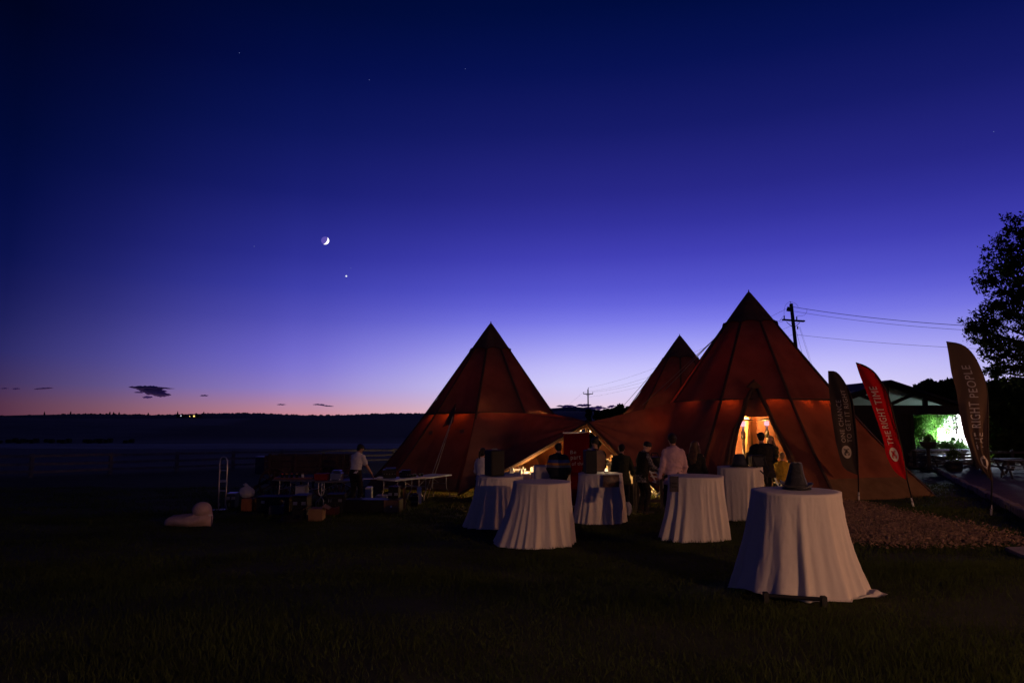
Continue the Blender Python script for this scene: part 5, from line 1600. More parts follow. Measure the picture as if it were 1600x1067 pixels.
on_table('mixing_desk', 622, 640, .16, 20.4, .4, zf2, M_darkcase, 'low black mixing desk next to the equipment case', 'mixing desk', .2, gear)
for i, (px, D, r) in enumerate(((648, 20.7, .05), (655, 20.8, .035), (659, 20.9, .045), (644, 20.6, .04))):
    p = W(px, 750, D); p.z = zf2 + .003
    lab = ('dark round tin at the edge of the middle folding table', 'smallest dark tin on the middle folding table', 'dark tin at the table corner closest to the lone tent', 'dark tin closest to the mixing desk')[i]
    cu = empty('tin', p, lab, 'tin')
    MB().lathe(p, [(r, 0), (r, .07), (r * .9, .075)], 12).build('body', M_dark, cu)
    MB().lathe(p, [(r * 1.04, .072), (r * 1.04, .085), (r * .5, .088)], 12).build('lid', M_grey, cu)
on_table('red_box', 491, 511, .16, 19.25, .35, zf3, mat('red_card', (.26, .015, .015), .7, noise=.3), 'dark red flat box lying on the grey-topped table beside the steel urn', 'box', lid=MATS['red_card'])
on_table('tray', 428, 488, .06, 19.35, .35, zf4, mat('dusty_pink_cloth', (.22, .10, .11), .8, noise=.3), 'long low pinkish tray on the table by the wagon wheel', 'tray')
def urn(root, c, w, dp, h, M):
    MB().box(c + M @ Vector((0, 0, h + .04)), (w * .8, dp * .8, .06), M, .02).build('lid', M_steel, root)
    for s_ in (-1, 1): MB().tube([c + M @ Vector((s_ * w * .4, -dp / 2, .03)), c + M @ Vector((s_ * w * .4, -dp / 2 - .07, .02)), c + M @ Vector((s_ * w * .4, -dp / 2 - .08, -.0))], .018, 8).build('tap', M_whiteplastic, root)
on_table('steel_urn', 516, 533, .20, 19.3, .3, zf3, M_steel, 'boxy steel drinks urn with two small taps on the grey-topped table', 'urn', parts=urn)
p = W(588, 753, 19.7); p.z = zf2 + .004
rl = empty('paper_roll', p, 'loose white paper lying on the middle table under the man\'s hand', 'paper')
MB().box(p + Vector((-.15, .2, .01)), (.5, .3, .012), Matrix.Rotation(.3, 3, 'Z')).build('sheets', M_paper, rl)
MB().ball(p + Vector((.05, .25, .035)), (.10, .07, .035), 10, 6).build('crumpled_sheet', M_paper, rl)
# cases, boxes and bags on the grass
def case_parts(root, c, w, dp, h, M):
    for s_ in (-1, 1): MB().box(c + M @ Vector((s_ * w * .3, -dp / 2 - .006, h * .72)), (.09, .02, .07), M, .004).build('latch', M_steel, root)
    MB().tube([c + M @ Vector((-.10, -dp / 2 - .01, h * .5)), c + M @ Vector((-.10, -dp / 2 - .05, h * .5)), c + M @ Vector((.10, -dp / 2 - .05, h * .5)), c + M @ Vector((.10, -dp / 2 - .01, h * .5))], .012, 6).build('handle', M_dark, root)
def end_panel(root, c, w, dp, h, M):
    MB().box(c + M @ Vector((w / 2 - .14 * w, -dp / 2 - .006, h * .5)), (w * .26, .014, h * .96), M, .003).build('end_panel', M_card, root)
    MB().tube([c + M @ Vector((w / 2 - .14 * w, -dp / 2 - .016, h * .5)), c + M @ Vector((w / 2 - .14 * w, -dp / 2 - .03, h * .5))], .025, 10).build('badge', M_whiteplastic, root)
def flaps(root, c, w, dp, h, M):
    for s_ in (-1, 1): MB().box(c + M @ Vector((s_ * (w / 2 + .06), 0, h + .02)), (.16, dp * .95, .008), M @ Matrix.Rotation(s_ * .5, 3, 'Y')).build('flap', M_card, root)
gbox('long_case', 536, 625, 781, 801, 17.9, .5, M_darkcase, 'long black case with a tan end panel lying on the grass under the tables', 'case', -.05, None, parts=end_panel)
gbox('flight_case', 400, 452, 778, 800, 18.4, .6, M_darkcase, 'wide black flight case on the grass in front of the wagon wheel', 'flight case', .0, M_dark, parts=case_parts)
gbox('flight_case', 455, 478, 776, 813, 17.8, .5, M_darkcase, 'upright black flight case next to the tall cardboard box', 'flight case', .05, M_dark, parts=case_parts)
gbox('flight_case', 508, 535, 774, 802, 18.2, .5, M_darkcase, 'black flight case behind the long case, below the steel urn', 'flight case', .1, M_dark, parts=case_parts)
gbox('cardboard_box', 480, 502, 795, 815, 17.3, .42, M_card, 'brown cardboard box with open flaps, foremost of the boxes on the grass', 'box', .1, None, parts=flaps)
gbox('cardboard_box', 377, 396, 779, 799, 18.4, .36, mat('rust_card', (.36, .13, .05), .85, noise=.3), 'rust-brown box with a knotted white bag on top', 'box', -.1)
gbox('storage_bin', 461, 476, 761, 776, 18.9, .4, mat('milky_plastic', (.42, .42, .44), .4, noise=.15), 'milky plastic storage bin sitting high on the black cases', 'bin', .0, MATS['milky_plastic'], base_ground=False)
gbox('white_carton', 570, 580, 761, 784, 19.0, .3, M_whiteplastic, 'upright white carton behind the white sack under the tables', 'carton', .0)
gbox('white_carton', 586, 604, 774, 788, 18.8, .35, mat('dull_white_card', (.5, .49, .48), .7, noise=.2), 'low white carton lying under the middle folding table', 'carton', .0)
gbox('case_stack', 606, 622, 762, 798, 19.2, .4, M_darkcase, 'tall dark case standing upright under the middle table', 'case', .0, M_dark, parts=case_parts)
gbox('amplifier', 640, 652, 775, 792, 20.2, .4, mat('dark_brown_vinyl', (.10, .06, .04), .6, noise=.3), 'small brown amplifier box on the grass beneath the middle table', 'amplifier', .1, parts=gear)
gbox('sign_board', 651, 658.5, 761, 788, 20.4, .05, M_paper, 'narrow white board leaning against a folding table leg', 'board', .1)
gbox('timber_board', 629, 634, 762, 795, 19.3, .05, M_card, 'narrow brown board propped upright between the cases', 'board', .0)
# clutter between the cases: bottle crates, a cable coil, jars with coloured lids
def bottles(root, c, w, dp, h, M):
    for i in range(4):
        for j in range(2):
            b = c + M @ Vector((-w * .33 + w * .22 * i, -dp * .2 + dp * .4 * j, h * .6))
            MB().lathe(b, [(.034, 0), (.036, .10), (.034, .15), (.013, .20), (.013, .27), (.015, .275)], 10).build('bottle', M_dark, root, smooth=True)
gbox('bottle_crate', 418, 438, 790, 805, 17, .35, mat('crate_blue', (.03, .04, .08), .6, noise=.3), 'dark blue bottle crate on the grass below the wagon wheel', 'crate', .15, parts=bottles)
gbox('bottle_crate', 507, 524, 793, 806, 17, .35, mat('crate_red', (.12, .03, .02), .6, noise=.3), 'dark red bottle crate just past the foremost cardboard box', 'crate', -.1, parts=bottles)
gbox('tan_carton', 604, 618, 783, 797, 18, .3, M_card, 'small tan carton standing behind the end of the long case', 'carton', .2, parts=flaps)
cc = GP(455, 816)
coil = empty('cable_coil', cc, 'coil of black cable dropped on the grass before the upright black case', 'cable')
MB().tube([cc + Vector((.2 * math.cos(k * .5) * (1 + .08 * math.sin(k * 1.7)), .2 * math.sin(k * .5), .03 + .012 * (k % 9))) for k in range(60)], .014, 6).build('cable', M_dark, coil, smooth=True)
for i, (px, cl_) in enumerate(((440, (.5, .05, .02)), (447, (.5, .22, .02)), (455, (.45, .06, .03)), (463, (.5, .25, .03)), (472, (.4, .3, .05)))):
    x_ = W(px, 757, 19.3).x
    jr = empty('jar', (x_, 19.32, zf4 + .063), ('jar with a red lid at the wagon end of the row of jars', 'jar with an orange lid second from the wagon end', 'jar with a dull red lid in the middle of the row of jars', 'jar with an amber lid fourth along the row', 'jar with a yellow lid at the urn end of the row')[i], 'jar')
    MB().lathe(jr.location, [(.035, 0), (.038, .02), (.038, .075), (.03, .085)], 10).build('body', M_whiteplastic if i == 4 else M_dark, jr, smooth=True)
    MB().lathe(jr.location, [(.033, .084), (.034, .105), (.03, .107)], 10).build('lid', mat('jar_lid_%d' % i, cl_, .4), jr)
# sacks and bags: crumpled closed shapes
def sack(name, c, r, m, label, cat, seed, knot=True):
    root = empty(name, c, label, cat)
    v, f = [], []; n, mm = 26, 16
    for i in range(mm + 1):
        t = math.pi * (i + .3) / (mm + .6)
        for k in range(n):
            a = 2 * math.pi * k / n
            d = Vector((math.sin(t) * math.cos(a), math.sin(t) * math.sin(a), -math.cos(t)))
            s_ = 1 + .16 * mnoise.noise(d * 1.8 + Vector((seed, 0, 0))) + .10 * mnoise.noise(d * 4.5 + Vector((0, seed, 0)))
            v.append((c[0] + d.x * r[0] * s_, c[1] + d.y * r[1] * s_, c[2] + max(0, r[2] + d.z * r[2] * s_)))
    for i in range(mm):
        for k in range(n):
            k2 = (k + 1) % n
            f.append((i * n + k, i * n + k2, (i + 1) * n + k2, (i + 1) * n + k))
    f.append(tuple(reversed(range(n)))); f.append(tuple(mm * n + k for k in range(n)))
    link_mesh('body', v, f, m, root, smooth=True)
    if knot:
        c = Vector(c)
        MB().tube([c + Vector((0, 0, r[2] * 1.9)), c + Vector((.02, 0, r[2] * 2.1)), c + Vector((-.05, 0, r[2] * 2.3)), c + Vector((-.11, .02, r[2] * 2.25))], [.05, .025, .05, .02], 8).build('knot', m, root, smooth=True)
    return root
M_bag = cloth_mat('carrier_bag', (.62, .60, .64), (.5, .5, .5), .2, noise=.25, nscale=7, bump=.5, bscale=12)
pb1 = W(386, 778, 18.55); zc_ = g(pb1.x, 18.6)
sack('carrier_bag', (pb1.x - .03, 18.6, W(386, 779, 18.4).z + .004), (.20, .15, .15), M_bag, 'knotted white carrier bag with reddish print on the rust-brown box', 'bag', 1.0)
gbox('tool_box', 352, 366, 772, 794, 18.9, .35, mat('navy_paint', (.03, .04, .10), .5, noise=.3), 'small navy toolbox between the hand truck and the rust-brown box', 'toolbox', .1, M_steel, parts=case_parts)
pb2 = W(567, 784, 18.4); sack('white_sack', (pb2.x, 18.4, g(pb2.x, 18.4)), (.11, .12, .12), M_bag, 'small white sack slumped under the tables behind the long case', 'sack', 3.0)
pb3 = W(546, 762, 19.0)
# the big pale slumped sack on the open lawn
sp_ = GP(296, 823)
ps = empty('slumped_beanbag', sp_, 'pale pink slumped beanbag alone on the open grass', 'beanbag')
M_pink = cloth_mat('pale_fleece', (.50, .37, .38), (.4, .3, .3), .05, noise=.3, nscale=5, bump=.5, bscale=20)
v, f = [], []; n = 28
prof = [(-.64, .03, .07), (-.60, .14, .18), (-.48, .22, .26), (-.30, .25, .28), (-.10, .27, .29), (.08, .28, .33), (.20, .27, .40), (.30, .25, .46), (.40, .20, .46), (.46, .10, .40), (.475, .02, .3)]
D_ = sp_.y; k_ = D_ / 17.0
for i, (x, w, h) in enumerate(prof):
    for k in range(n):
        a = 2 * math.pi * k / n
        wob = 1 + .2 * mnoise.noise(Vector((x * 4, math.cos(a) * 2, math.sin(a) * 2)))
        z = h * .5 + h * .5 * math.sin(a) * wob
        bulge = 1.0 if z < h * .55 or x < .1 else .72
        v.append((sp_.x + x * k_, sp_.y + .1 + w * math.cos(a) * bulge * wob, sp_.z + max(.0, z) * k_))
for i in range(len(prof) - 1):
    for k in range(n):
        k2 = (k + 1) % n
        f.append((i * n + k, i * n + k2, (i + 1) * n + k2, (i + 1) * n + k))
link_mesh('body', v, f, M_pink, ps, smooth=True)
MB().ball(sp_ + Vector((.25 * k_, .06, .40 * k_)), (.225 * k_, .20, .19 * k_), 18, 12).build('folded_top', M_pink, ps, smooth=True)
MB().box(sp_ + Vector((.52 * k_, -.05, .24)), (.07, .01, .03)).build('care_tag', M_paper, ps)
# hand truck
hb = GP(343, 796)
ht = empty('hand_truck', hb, 'tall aluminium hand truck with a looped handle standing on the grass', 'hand truck')
M_alu = mat('aluminium', (.55, .54, .53), .4, metal=.9, noise=.2)
Dh = hb.y
def hw_(px, py): return W(px, py, Dh + .02)
lft = [hw_(340.5, 792), hw_(342, 765), hw_(343.5, 722), hw_(344.5, 717), hw_(347, 714), hw_(350, 713.5), hw_(353, 715), hw_(355, 719), hw_(355.3, 724), hw_(353.5, 765), hw_(351.5, 792)]
MB().tube(lft, .018, 8).build('frame', M_alu, ht, smooth=True)
for (xa, xb, y_, t_) in ((343, 354.5, 735, .012), (342, 353, 751.5, .06), (341.5, 352.5, 766.5, .02)):
    MB().beam(hw_(xa, y_), hw_(xb, y_), .012, t_).build('cross_bar', M_alu, ht)
MB().box(hw_(346, 795) + Vector((0, -.12, 0)), (.34, .26, .012)).build('toe_plate', M_alu, ht)
for px in (338.8, 354.2):
    c = hw_(px, 790) + Vector((0, .08, .0)); c.z = g(c.x, c.y) + .12
    wh = MB().tube([c + Vector((-.025, 0, 0)), c + Vector((.025, 0, 0))], .12, 18).build('wheel', M_dark, ht)
    MB().tube([c + Vector((-.03, 0, 0)), c + Vector((.03, 0, 0))], .05, 12).build('rim', M_steel, wh)
for a_, b_ in (((342.5, 778), (346, 794)), ((352, 778), (358, 793))):
    MB().beam(hw_(*a_) + Vector((0, -.02, 0)), hw_(*b_) + Vector((0, -.18, 0)), .014, .03).build('stay', M_alu, ht)

# old wooden wagon behind the tables
Dw = 22.0
wg = empty('wooden_wagon', onground(W(475, 765, Dw)), 'old dark wooden wagon with big spoked wheels behind the tables', 'wagon')
M_wagon = mat('old_wagon_paint', (.065, .038, .045), .9, noise=.5, nscale=3, bump=.4, bscale=18)
xl, xr = W(416, 725, Dw).x, W(543, 725, Dw).x
zt2, zb2 = W(480, 711, Dw).z, W(480, 738, Dw).z
for i in range(3):
    hh = (zt2 - zb2) / 3
    MB().box(((xl + xr) / 2, Dw, zb2 + hh * (i + .5)), (xr - xl, .05, hh - .02)).build('plank', M_wagon, wg)
    MB().box(((xl + xr) / 2, Dw + 1.1, zb2 + hh * (i + .5)), (xr - xl, .05, hh - .02)).build('plank', M_wagon, wg)
    for x in (xl - .03, xr + .03): MB().box((x, Dw + .55, zb2 + hh * (i + .5)), (.05, 1.15, hh - .02)).build('plank', M_wagon, wg)
MB().box(((xl + xr) / 2, Dw + .55, zb2 - .03), (xr - xl + .1, 1.15, .06)).build('bed', M_wagon, wg)
for t_ in (.05, .36, .66, .95): MB().box((xl + (xr - xl) * t_, Dw - .045, (zt2 + zb2) / 2), (.08, .05, zt2 - zb2 + .1)).build('stake', M_wagon, wg)
def spoked(cx_, cy_, r, label=None):
    cz_ = g(cx_, cy_) + r
    c = Vector((cx_, cy_, cz_))
    ring = [c + Vector((r * math.cos(2 * math.pi * k / 32), 0, r * math.sin(2 * math.pi * k / 32))) for k in range(33)]
    w_ = MB().tube(ring, .035, 8, cap=False).build('wheel', M_wagon, wg, smooth=True)
    MB().tube([c + Vector((0, -.12, 0)), c + Vector((0, .12, 0))], .09, 12).build('hub', M_wagon, w_)
    for k in range(12):
        a = 2 * math.pi * k / 12
        MB().beam(c + Vector((.07 * math.cos(a), 0, .07 * math.sin(a))), c + Vector(((r - .03) * math.cos(a), 0, (r - .03) * math.sin(a))), .035).build('spoke', M_wagon, w_)
for x in (W(430, 750, Dw).x, W(515, 750, Dw).x):
    spoked(x, Dw - .12, .46 if x < -7 else .5); spoked(x, Dw + 1.22, .46)
    MB().tube([(x, Dw - .1, g(x, Dw) + .47), (x, Dw + 1.2, g(x, Dw) + .47)], .05, 8).build('axle', M_wagon, wg)
tg = W(383, 762, Dw); tg.z = g(tg.x, tg.y) + .15
MB().beam(Vector((xl + .2, Dw + .5, zb2 - .1)), tg, .09, .09).build('shaft', M_wagon, wg)
bnk = W(408, 730, Dw - .1)
gbox('blue_barrel_box', 398, 415, 714, 740, 22.3, .5, mat('dull_blue', (.03, .035, .09), .6, noise=.3), 'dull blue crate on end beside the wagon box', 'crate', .0, M_steel)

# ================================================================== white folding chairs and supper tables in the tents
def folding_chair():
    root = empty('folding_chair', (0, 0, 0))
    M = M_whiteplastic
    MB().box((0, 0, .44), (.40, .38, .035), None, .012).build('seat', mat('chair_pad', (.6, .58, .54), .7), root)
    for i, z in enumerate((.62, .74, .845)):
        MB().box((0, .21 + .035 * i, z), (.36, .022, .06 if i == 2 else .035), None, .006).build('back_slat', M, root)
    for s in (-1, 1):
        MB().beam((s * .19, -.22, 0), (s * .19, .285, .87), .028, .04).build('leg', M, root)
        MB().beam((s * .165, .25, 0), (s * .165, -.14, .44), .028, .04).build('leg', M, root)
    MB().beam((-.165, .18, .10), (.165, .18, .10), .02, .03).build('stretcher', M, root)
    return root
chair = folding_chair()
first = [True]
def place_chair(px, py, D, rz, label):
    o = chair if first[0] else copy_tree(chair)
    first[0] = False
    p = W(px, py, D)
    o.location = (p.x, p.y, g(p.x, p.y)); o.rotation_euler = (0, 0, rz)
    tag(o, label, 'chair', 'white folding chairs')
place_chair(838, 740, 20.6, math.pi + .15, 'white folding chair with its back to the lawn, beside the striped jacket')
place_chair(1023, 748, 22.2, .6, 'white folding chair standing open on the lit grass under the joined canvas')
place_chair(1031, 752, 21.6, 1.9, 'white folding chair turned sideways on the lit grass, closest to the pink shirt')
place_chair(1064, 735, 19.0, math.pi - .2, 'white folding chair between the pink shirt and the long-haired woman')
place_chair(1224, 750, 19.95, .35, 'white folding chair under the person in the yellow jacket')
place_chair(1180, 745, 22.4, 2.4, 'white folding chair just inside the doorway behind the dark figure')
place_chair(1166, 740, 22.8, -1.2, 'white folding chair inside the doorway by the seated man')
place_chair(812, 738, 23.0, math.pi, 'white folding chair deeper under the lifted canvas edge')
place_chair(858, 735, 23.8, .4, 'white folding chair on the far side of the supper table under the canvas')
def supper_table(px, D, r, label, label_c, seed, things=8):
    p = W(px, 740, D); zg_ = g(p.x, D); zt = zg_ + .76
    root = empty('round_table', (p.x, D, zg_), label, 'table', 'round supper tables in the tents')
    MB().lathe((p.x, D, zt - .04), [(r - .01, 0), (r, .015), (r - .01, .03)], 32).build('tabletop', M_wood, root)
    MB().tube([(p.x, D, zg_), (p.x, D, zt - .04)], .05, 10).build('pole', M_dark, root)
    for a in (0, 1.57): MB().box((p.x, D, zg_ + .03), (.8, .07, .05), Matrix.Rotation(a, 3, 'Z')).build('foot', M_dark, root)
    P = [[Vector((p.x + .01 * math.cos(6.2832 * k / 72), D + .01 * math.sin(6.2832 * k / 72), zt + .003)) for k in range(72)]]
    for i in range(12):
        t = i / 11
        P.append([Vector((p.x + (r + .006 + .05 * t + .05 * t * math.sin(k * 6.2832 / 72 * 12 + seed)) * math.cos(6.2832 * k / 72), D + (r + .006 + .05 * t + .05 * t * math.sin(k * 6.2832 / 72 * 12 + seed)) * math.sin(6.2832 * k / 72), zt + .003 - t * .5)) for k in range(72)])
    tag(MB().grid(P, close=True).build('tablecloth', M_linen, smooth=True), label_c, 'tablecloth')
    rd = random.Random(seed)
    return p.x, D, zt, rd
M_glass = mat('drinking_glass', (.9, .9, .9), .05, trans=.9)
M_napkin = mat('folded_napkin', (.78, .74, .68), .9)
def setting(x, y, z, r, n, rd, where):
    for k in range(n):
        a = 6.2832 * k / n + .3
        cx2, cy2 = x + (r - .22) * math.cos(a), y + (r - .22) * math.sin(a)
        np_ = empty('napkin', (cx2, cy2, z + .004), 'stiff folded white napkin standing ' + where, 'napkin', 'napkins ' + where)
        b = Vector((cx2, cy2, z + .004)); s = .075
        M = Matrix.Rotation(a, 3, 'Z')
        pts = [b + M @ Vector(q) for q in ((-s, -s * .6, 0), (s, -s * .6, 0), (s, s * .6, 0), (-s, s * .6, 0), (0, -.01, .16), (0, .01, .16))]
        MB().add(pts, [(3, 2, 1, 0), (0, 1, 4), (2, 3, 5), (1, 2, 5, 4), (3, 0, 4, 5)]).build('cloth', M_napkin, np_)
        gl = Vector((cx2 + .12 * math.cos(a + 1.3), cy2 + .12 * math.sin(a + 1.3), z + .004))
        go = empty('wine_glass', gl, 'clear wine glass standing ' + where, 'glass', 'glasses ' + where)
        MB().lathe(gl, [(.032, 0), (.03, .004), (.005, .01), (.005, .08), (.03, .10), (.036, .14), (.028, .18)], 12, cap=False).build('bowl', M_glass, go, smooth=True)
x, y, z, rd = supper_table(826, 22.2, .80, 'round supper table under the lifted canvas edge of the lone tent', 'white cloth on the supper table under the lifted canvas edge', 2)
setting(x, y, z, .80, 8, rd, 'on the supper table under the lifted canvas')
MB_c = Vector((x + .1, y, z + .004))
cl = empty('candle_lantern', MB_c, 'glowing candle lantern in the middle of the supper table under the lifted canvas', 'lantern')
MB().lathe(MB_c, [(.06, 0), (.06, .02), (.02, .03)], 12).build('base', M_dark, cl)
MB().lathe(MB_c, [(.045, .03), (.05, .06), (.045, .16), (.02, .18)], 12).build('globe', M_lampglass, cl, smooth=True)
lamp('candle_light', MB_c + Vector((0, 0, .26)), 50, (1, .62, .3), .05, parent=cl)
x, y, z, rd = supper_table(972, 25.0, .80, 'round supper table deep under the joined canvas behind the padded tan jacket', 'white cloth on the supper table deep under the joined canvas', 5)
setting(x, y, z, .80, 8, rd, 'on the supper table deep under the joined canvas')
x, y, z, rd = supper_table(1185, 24.2, .80, 'round supper table inside the lit doorway', 'white cloth on the supper table inside the lit doorway', 8)
setting(x, y, z, .80, 8, rd, 'on the supper table inside the doorway')
# patio heaters glowing in the doorway
M_heat = emit_mat('heater_glow', (1, .36, .42), 1.6)
def heater(px, py_top, D, label):
    t_ = W(px, py_top, D); zg_ = g(t_.x, D)
    root = empty('patio_heater', (t_.x, D, zg_), label, 'patio heater', 'patio heaters in the tents')
    MB().lathe((t_.x, D, zg_), [(.24, 0), (.24, .03), (.20, .05), (.19, .55), (.16, .6)], 18).build('base', M_steel, root, smooth=True)
    MB().tube([(t_.x, D, zg_ + .55), (t_.x, D, t_.z)], .045, 12).build('pole', M_alu, root, smooth=True)
    MB().lathe((t_.x, D, t_.z - .45), [(.05, 0), (.08, .02), (.08, .22), (.05, .26)], 14).build('collar', M_steel, root, smooth=True)
    MB().lathe((t_.x, D, t_.z), [(.07, -.02), (.09, .0), (.09, .13), (.07, .15)], 16).build('burner', M_heat, root, smooth=True)
    MB().lathe((t_.x, D, t_.z + .16), [(.34, 0), (.30, .04), (.15, .09), (.03, .11)], 24).build('reflector', M_steel, root, smooth=True)
heater(1161, 665, 23.0, 'silver patio heater with a pink glowing head just inside the doorway')
heater(1198, 664, 26.0, 'patio heater glowing pink deeper inside the doorway')
gl_ = Vector((5.0, 22.0, g(5.0, 22.0)))  # lantern added out of sight to light the grass under the canvas
gln = empty('added_lantern', gl_, 'added hidden lantern lighting the grass under the joined canvas behind the pink shirt', 'lantern')
MB().lathe(gl_, [(.08, 0), (.08, .03), (.03, .04)], 12).build('base', M_dark, gln)
MB().lathe(gl_, [(.055, .04), (.06, .08), (.055, .2), (.025, .23)], 12).build('globe', M_lampglass, gln, smooth=True)
MB().tube([gl_ + Vector((-.06, 0, .2)), gl_ + Vector((-.04, 0, .32)), gl_ + Vector((.04, 0, .32)), gl_ + Vector((.06, 0, .2))], .008, 6).build('handle', M_dark, gln)
lamp('added_lantern_light', gl_ + Vector((0, 0, .42)), 70, (1, .62, .22), .06, parent=gln)
# timber bar table where the woman in the plaid shirt stands
pA, pB = W(996, 731, 17.6), W(1037.5, 731, 17.9)
btb = empty('bar_table', onground((pA + pB) / 2), 'dark tall bar table with square legs on the grass by the woman in plaid', 'table')
zt_ = pA.z
MB().box(((pA.x + pB.x) / 2, 17.95, zt_ - .03), (pB.x - pA.x + .12, .62, .06), bev=.008).build('tabletop', M_oldwood, btb)
for x in (pA.x + .02, pB.x - .02):
    for y in (17.72, 18.18):
        z_ = g(x, y); MB().box((x, y, (zt_ - .06 + z_) / 2), (.07, .07, zt_ - .06 - z_)).build('leg', M_oldwood, btb)
MB().beam((pA.x, 17.72, g(pA.x, 17.7) + .25), (pB.x, 17.72, g(pB.x, 17.7) + .25), .05, .06).build('foot_rail', M_oldwood, btb)
gbox('crate', 998, 1005, 764, 796, 17.3, .35, mat('crate_wood', (.22, .12, .07), .8, noise=.4), 'narrow upright wooden crate leaning by the bar table leg', 'crate', .0, parts=case_parts)
gbox('black_bin', 976, 996, 759, 790, 18.4, .4, M_darkcase, 'black square bin on the grass behind the olive jacket', 'bin', .0, M_dark)
def gear_bag(root, c, w, dp, h, M): MB().tube([c + Vector((-w * .3, 0, h)), c + Vector((-w * .2, 0, h + .10)), c + Vector((w * .2, 0, h + .10)), c + Vector((w * .3, 0, h))], .014, 6).build('handle', M_dark, root)
on_table('duffel_bag', 1015, 1036, .26, 17.75, .32, zt_, M_darkcase, 'dark duffel bag lying on the bar table', 'bag', 0, gear_bag)
sk_ = W(981, 800, 16.6); sack('white_cloth_bag', (sk_.x, 16.6, g(sk_.x, 16.6)), (.10, .10, .16), M_bag, 'small pale cloth bag on the grass at the feet of the olive jacket', 'bag', 5.0, knot=False)
# ---- assumed lamps added outside the frame for the warm light: shaded bulbs on posts by the forecourt
def assumed_lamp(x, y, z, watts, col, drop, rad, label):
    LP = Vector((x, y, g(x, y)))
    yl = empty('assumed_lamp', LP, label, 'lamp', 'assumed shaded lamps')
    MB().tube([LP, LP + Vector((0, 0, z + .24))], [.05, .008], 10).build('post', M_dark, yl)
    MB().lathe(LP + Vector((0, 0, z)), [(.04, .26), (.20, .22), (.55, .0), (.54, -.006), (.18, .20)], 24, cap=False).build('lamp_shade', M_dark, yl)  # shade cut to keep this added light off the upper canvas
    MB().ball(LP + Vector((0, 0, z + .10)), .03, 10, 8).build('bulb', M_lampglass, yl)
    lamp('assumed_lamp_bulb', LP + Vector((.0, -.06, z + drop)), watts, col, rad, parent=yl)
assumed_lamp(7.6, -3.0, 2.6, 2100, (1.0, .49, .27), .03, .10, 'assumed shaded lamp added out of sight on the lawn side of the forecourt')  # assumed lamp behind the camera, put in to warm the tables
assumed_lamp(21.0, 9.0, 3.2, 2300, (1.0, .43, .17), -.030, .12, 'assumed shaded lamp added out of sight on the forecourt')  # assumed lamp added off to one side for the tent wall and flags
# ================================================================== people
M_skin = mat('skin', (.42, .235, .165), .6, noise=.12, nscale=6)
M_skin2 = mat('skin_fair', (.52, .31, .23), .6, noise=.12, nscale=6)
M_eye = mat('eye_dark', (.015, .012, .01), .3)
M_shoe = mat('dark_shoe', (.02, .017, .015), .5, noise=.3)
def fuse(name, mb, m, root, voxel=.014, smooth_it=4, wrinkle=0.0, extra=None, seed=0.0):
    """one continuous surface out of overlapping closed shapes"""
    me = bpy.data.meshes.new(name); me.from_pydata(mb.v, [], mb.f); me.update()
    bm = bmesh.new(); bm.from_mesh(me); bmesh.ops.recalc_face_normals(bm, faces=bm.faces); bm.to_mesh(me); bm.free()
    ob = bpy.data.objects.new(name, me); COL.objects.link(ob)
    r = ob.modifiers.new('r', 'REMESH'); r.mode = 'VOXEL'; r.voxel_size = voxel
    s = ob.modifiers.new('s', 'SMOOTH'); s.factor = .5; s.iterations = smooth_it
    dg = bpy.context.evaluated_depsgraph_get()
    out = bpy.data.meshes.new_from_object(ob.evaluated_get(dg))
    bpy.data.objects.remove(ob); bpy.data.meshes.remove(me)
    v = [tuple(p.co) for p in out.vertices]; f = [tuple(p.vertices) for p in out.polygons]
    if wrinkle:
        nr = [p.normal.copy() for p in out.vertices]
        v = [tuple(Vector(p) + n * wrinkle * (mnoise.noise(Vector((p[0] * 7 + seed, p[1] * 7, p[2] * 13))) + .6 * mnoise.noise(Vector((p[0] * 19, p[1] * 19 + seed, p[2] * 27))))) for p, n in zip(v, nr)]
    bpy.data.meshes.remove(out)
    if extra:
        b = len(v); v += extra.v; f += [tuple(i + b for i in q) for q in extra.f]
    return link_mesh(name, v, f, m, root, smooth=True, world=False)
def ik(S, T, l1, l2, pole):
    d = T - S; L_ = min(d.length, (l1 + l2) * .995); dn = d.normalized()
    T = S + dn * L_
    a = (l1 * l1 - l2 * l2 + L_ * L_) / (2 * L_)
    h = math.sqrt(max(0, l1 * l1 - a * a))
    p = pole - dn * pole.dot(dn)
    p = p.normalized() if p.length > 1e-6 else Vector((0, 0, 1))
    return S + dn * a + p * h, T
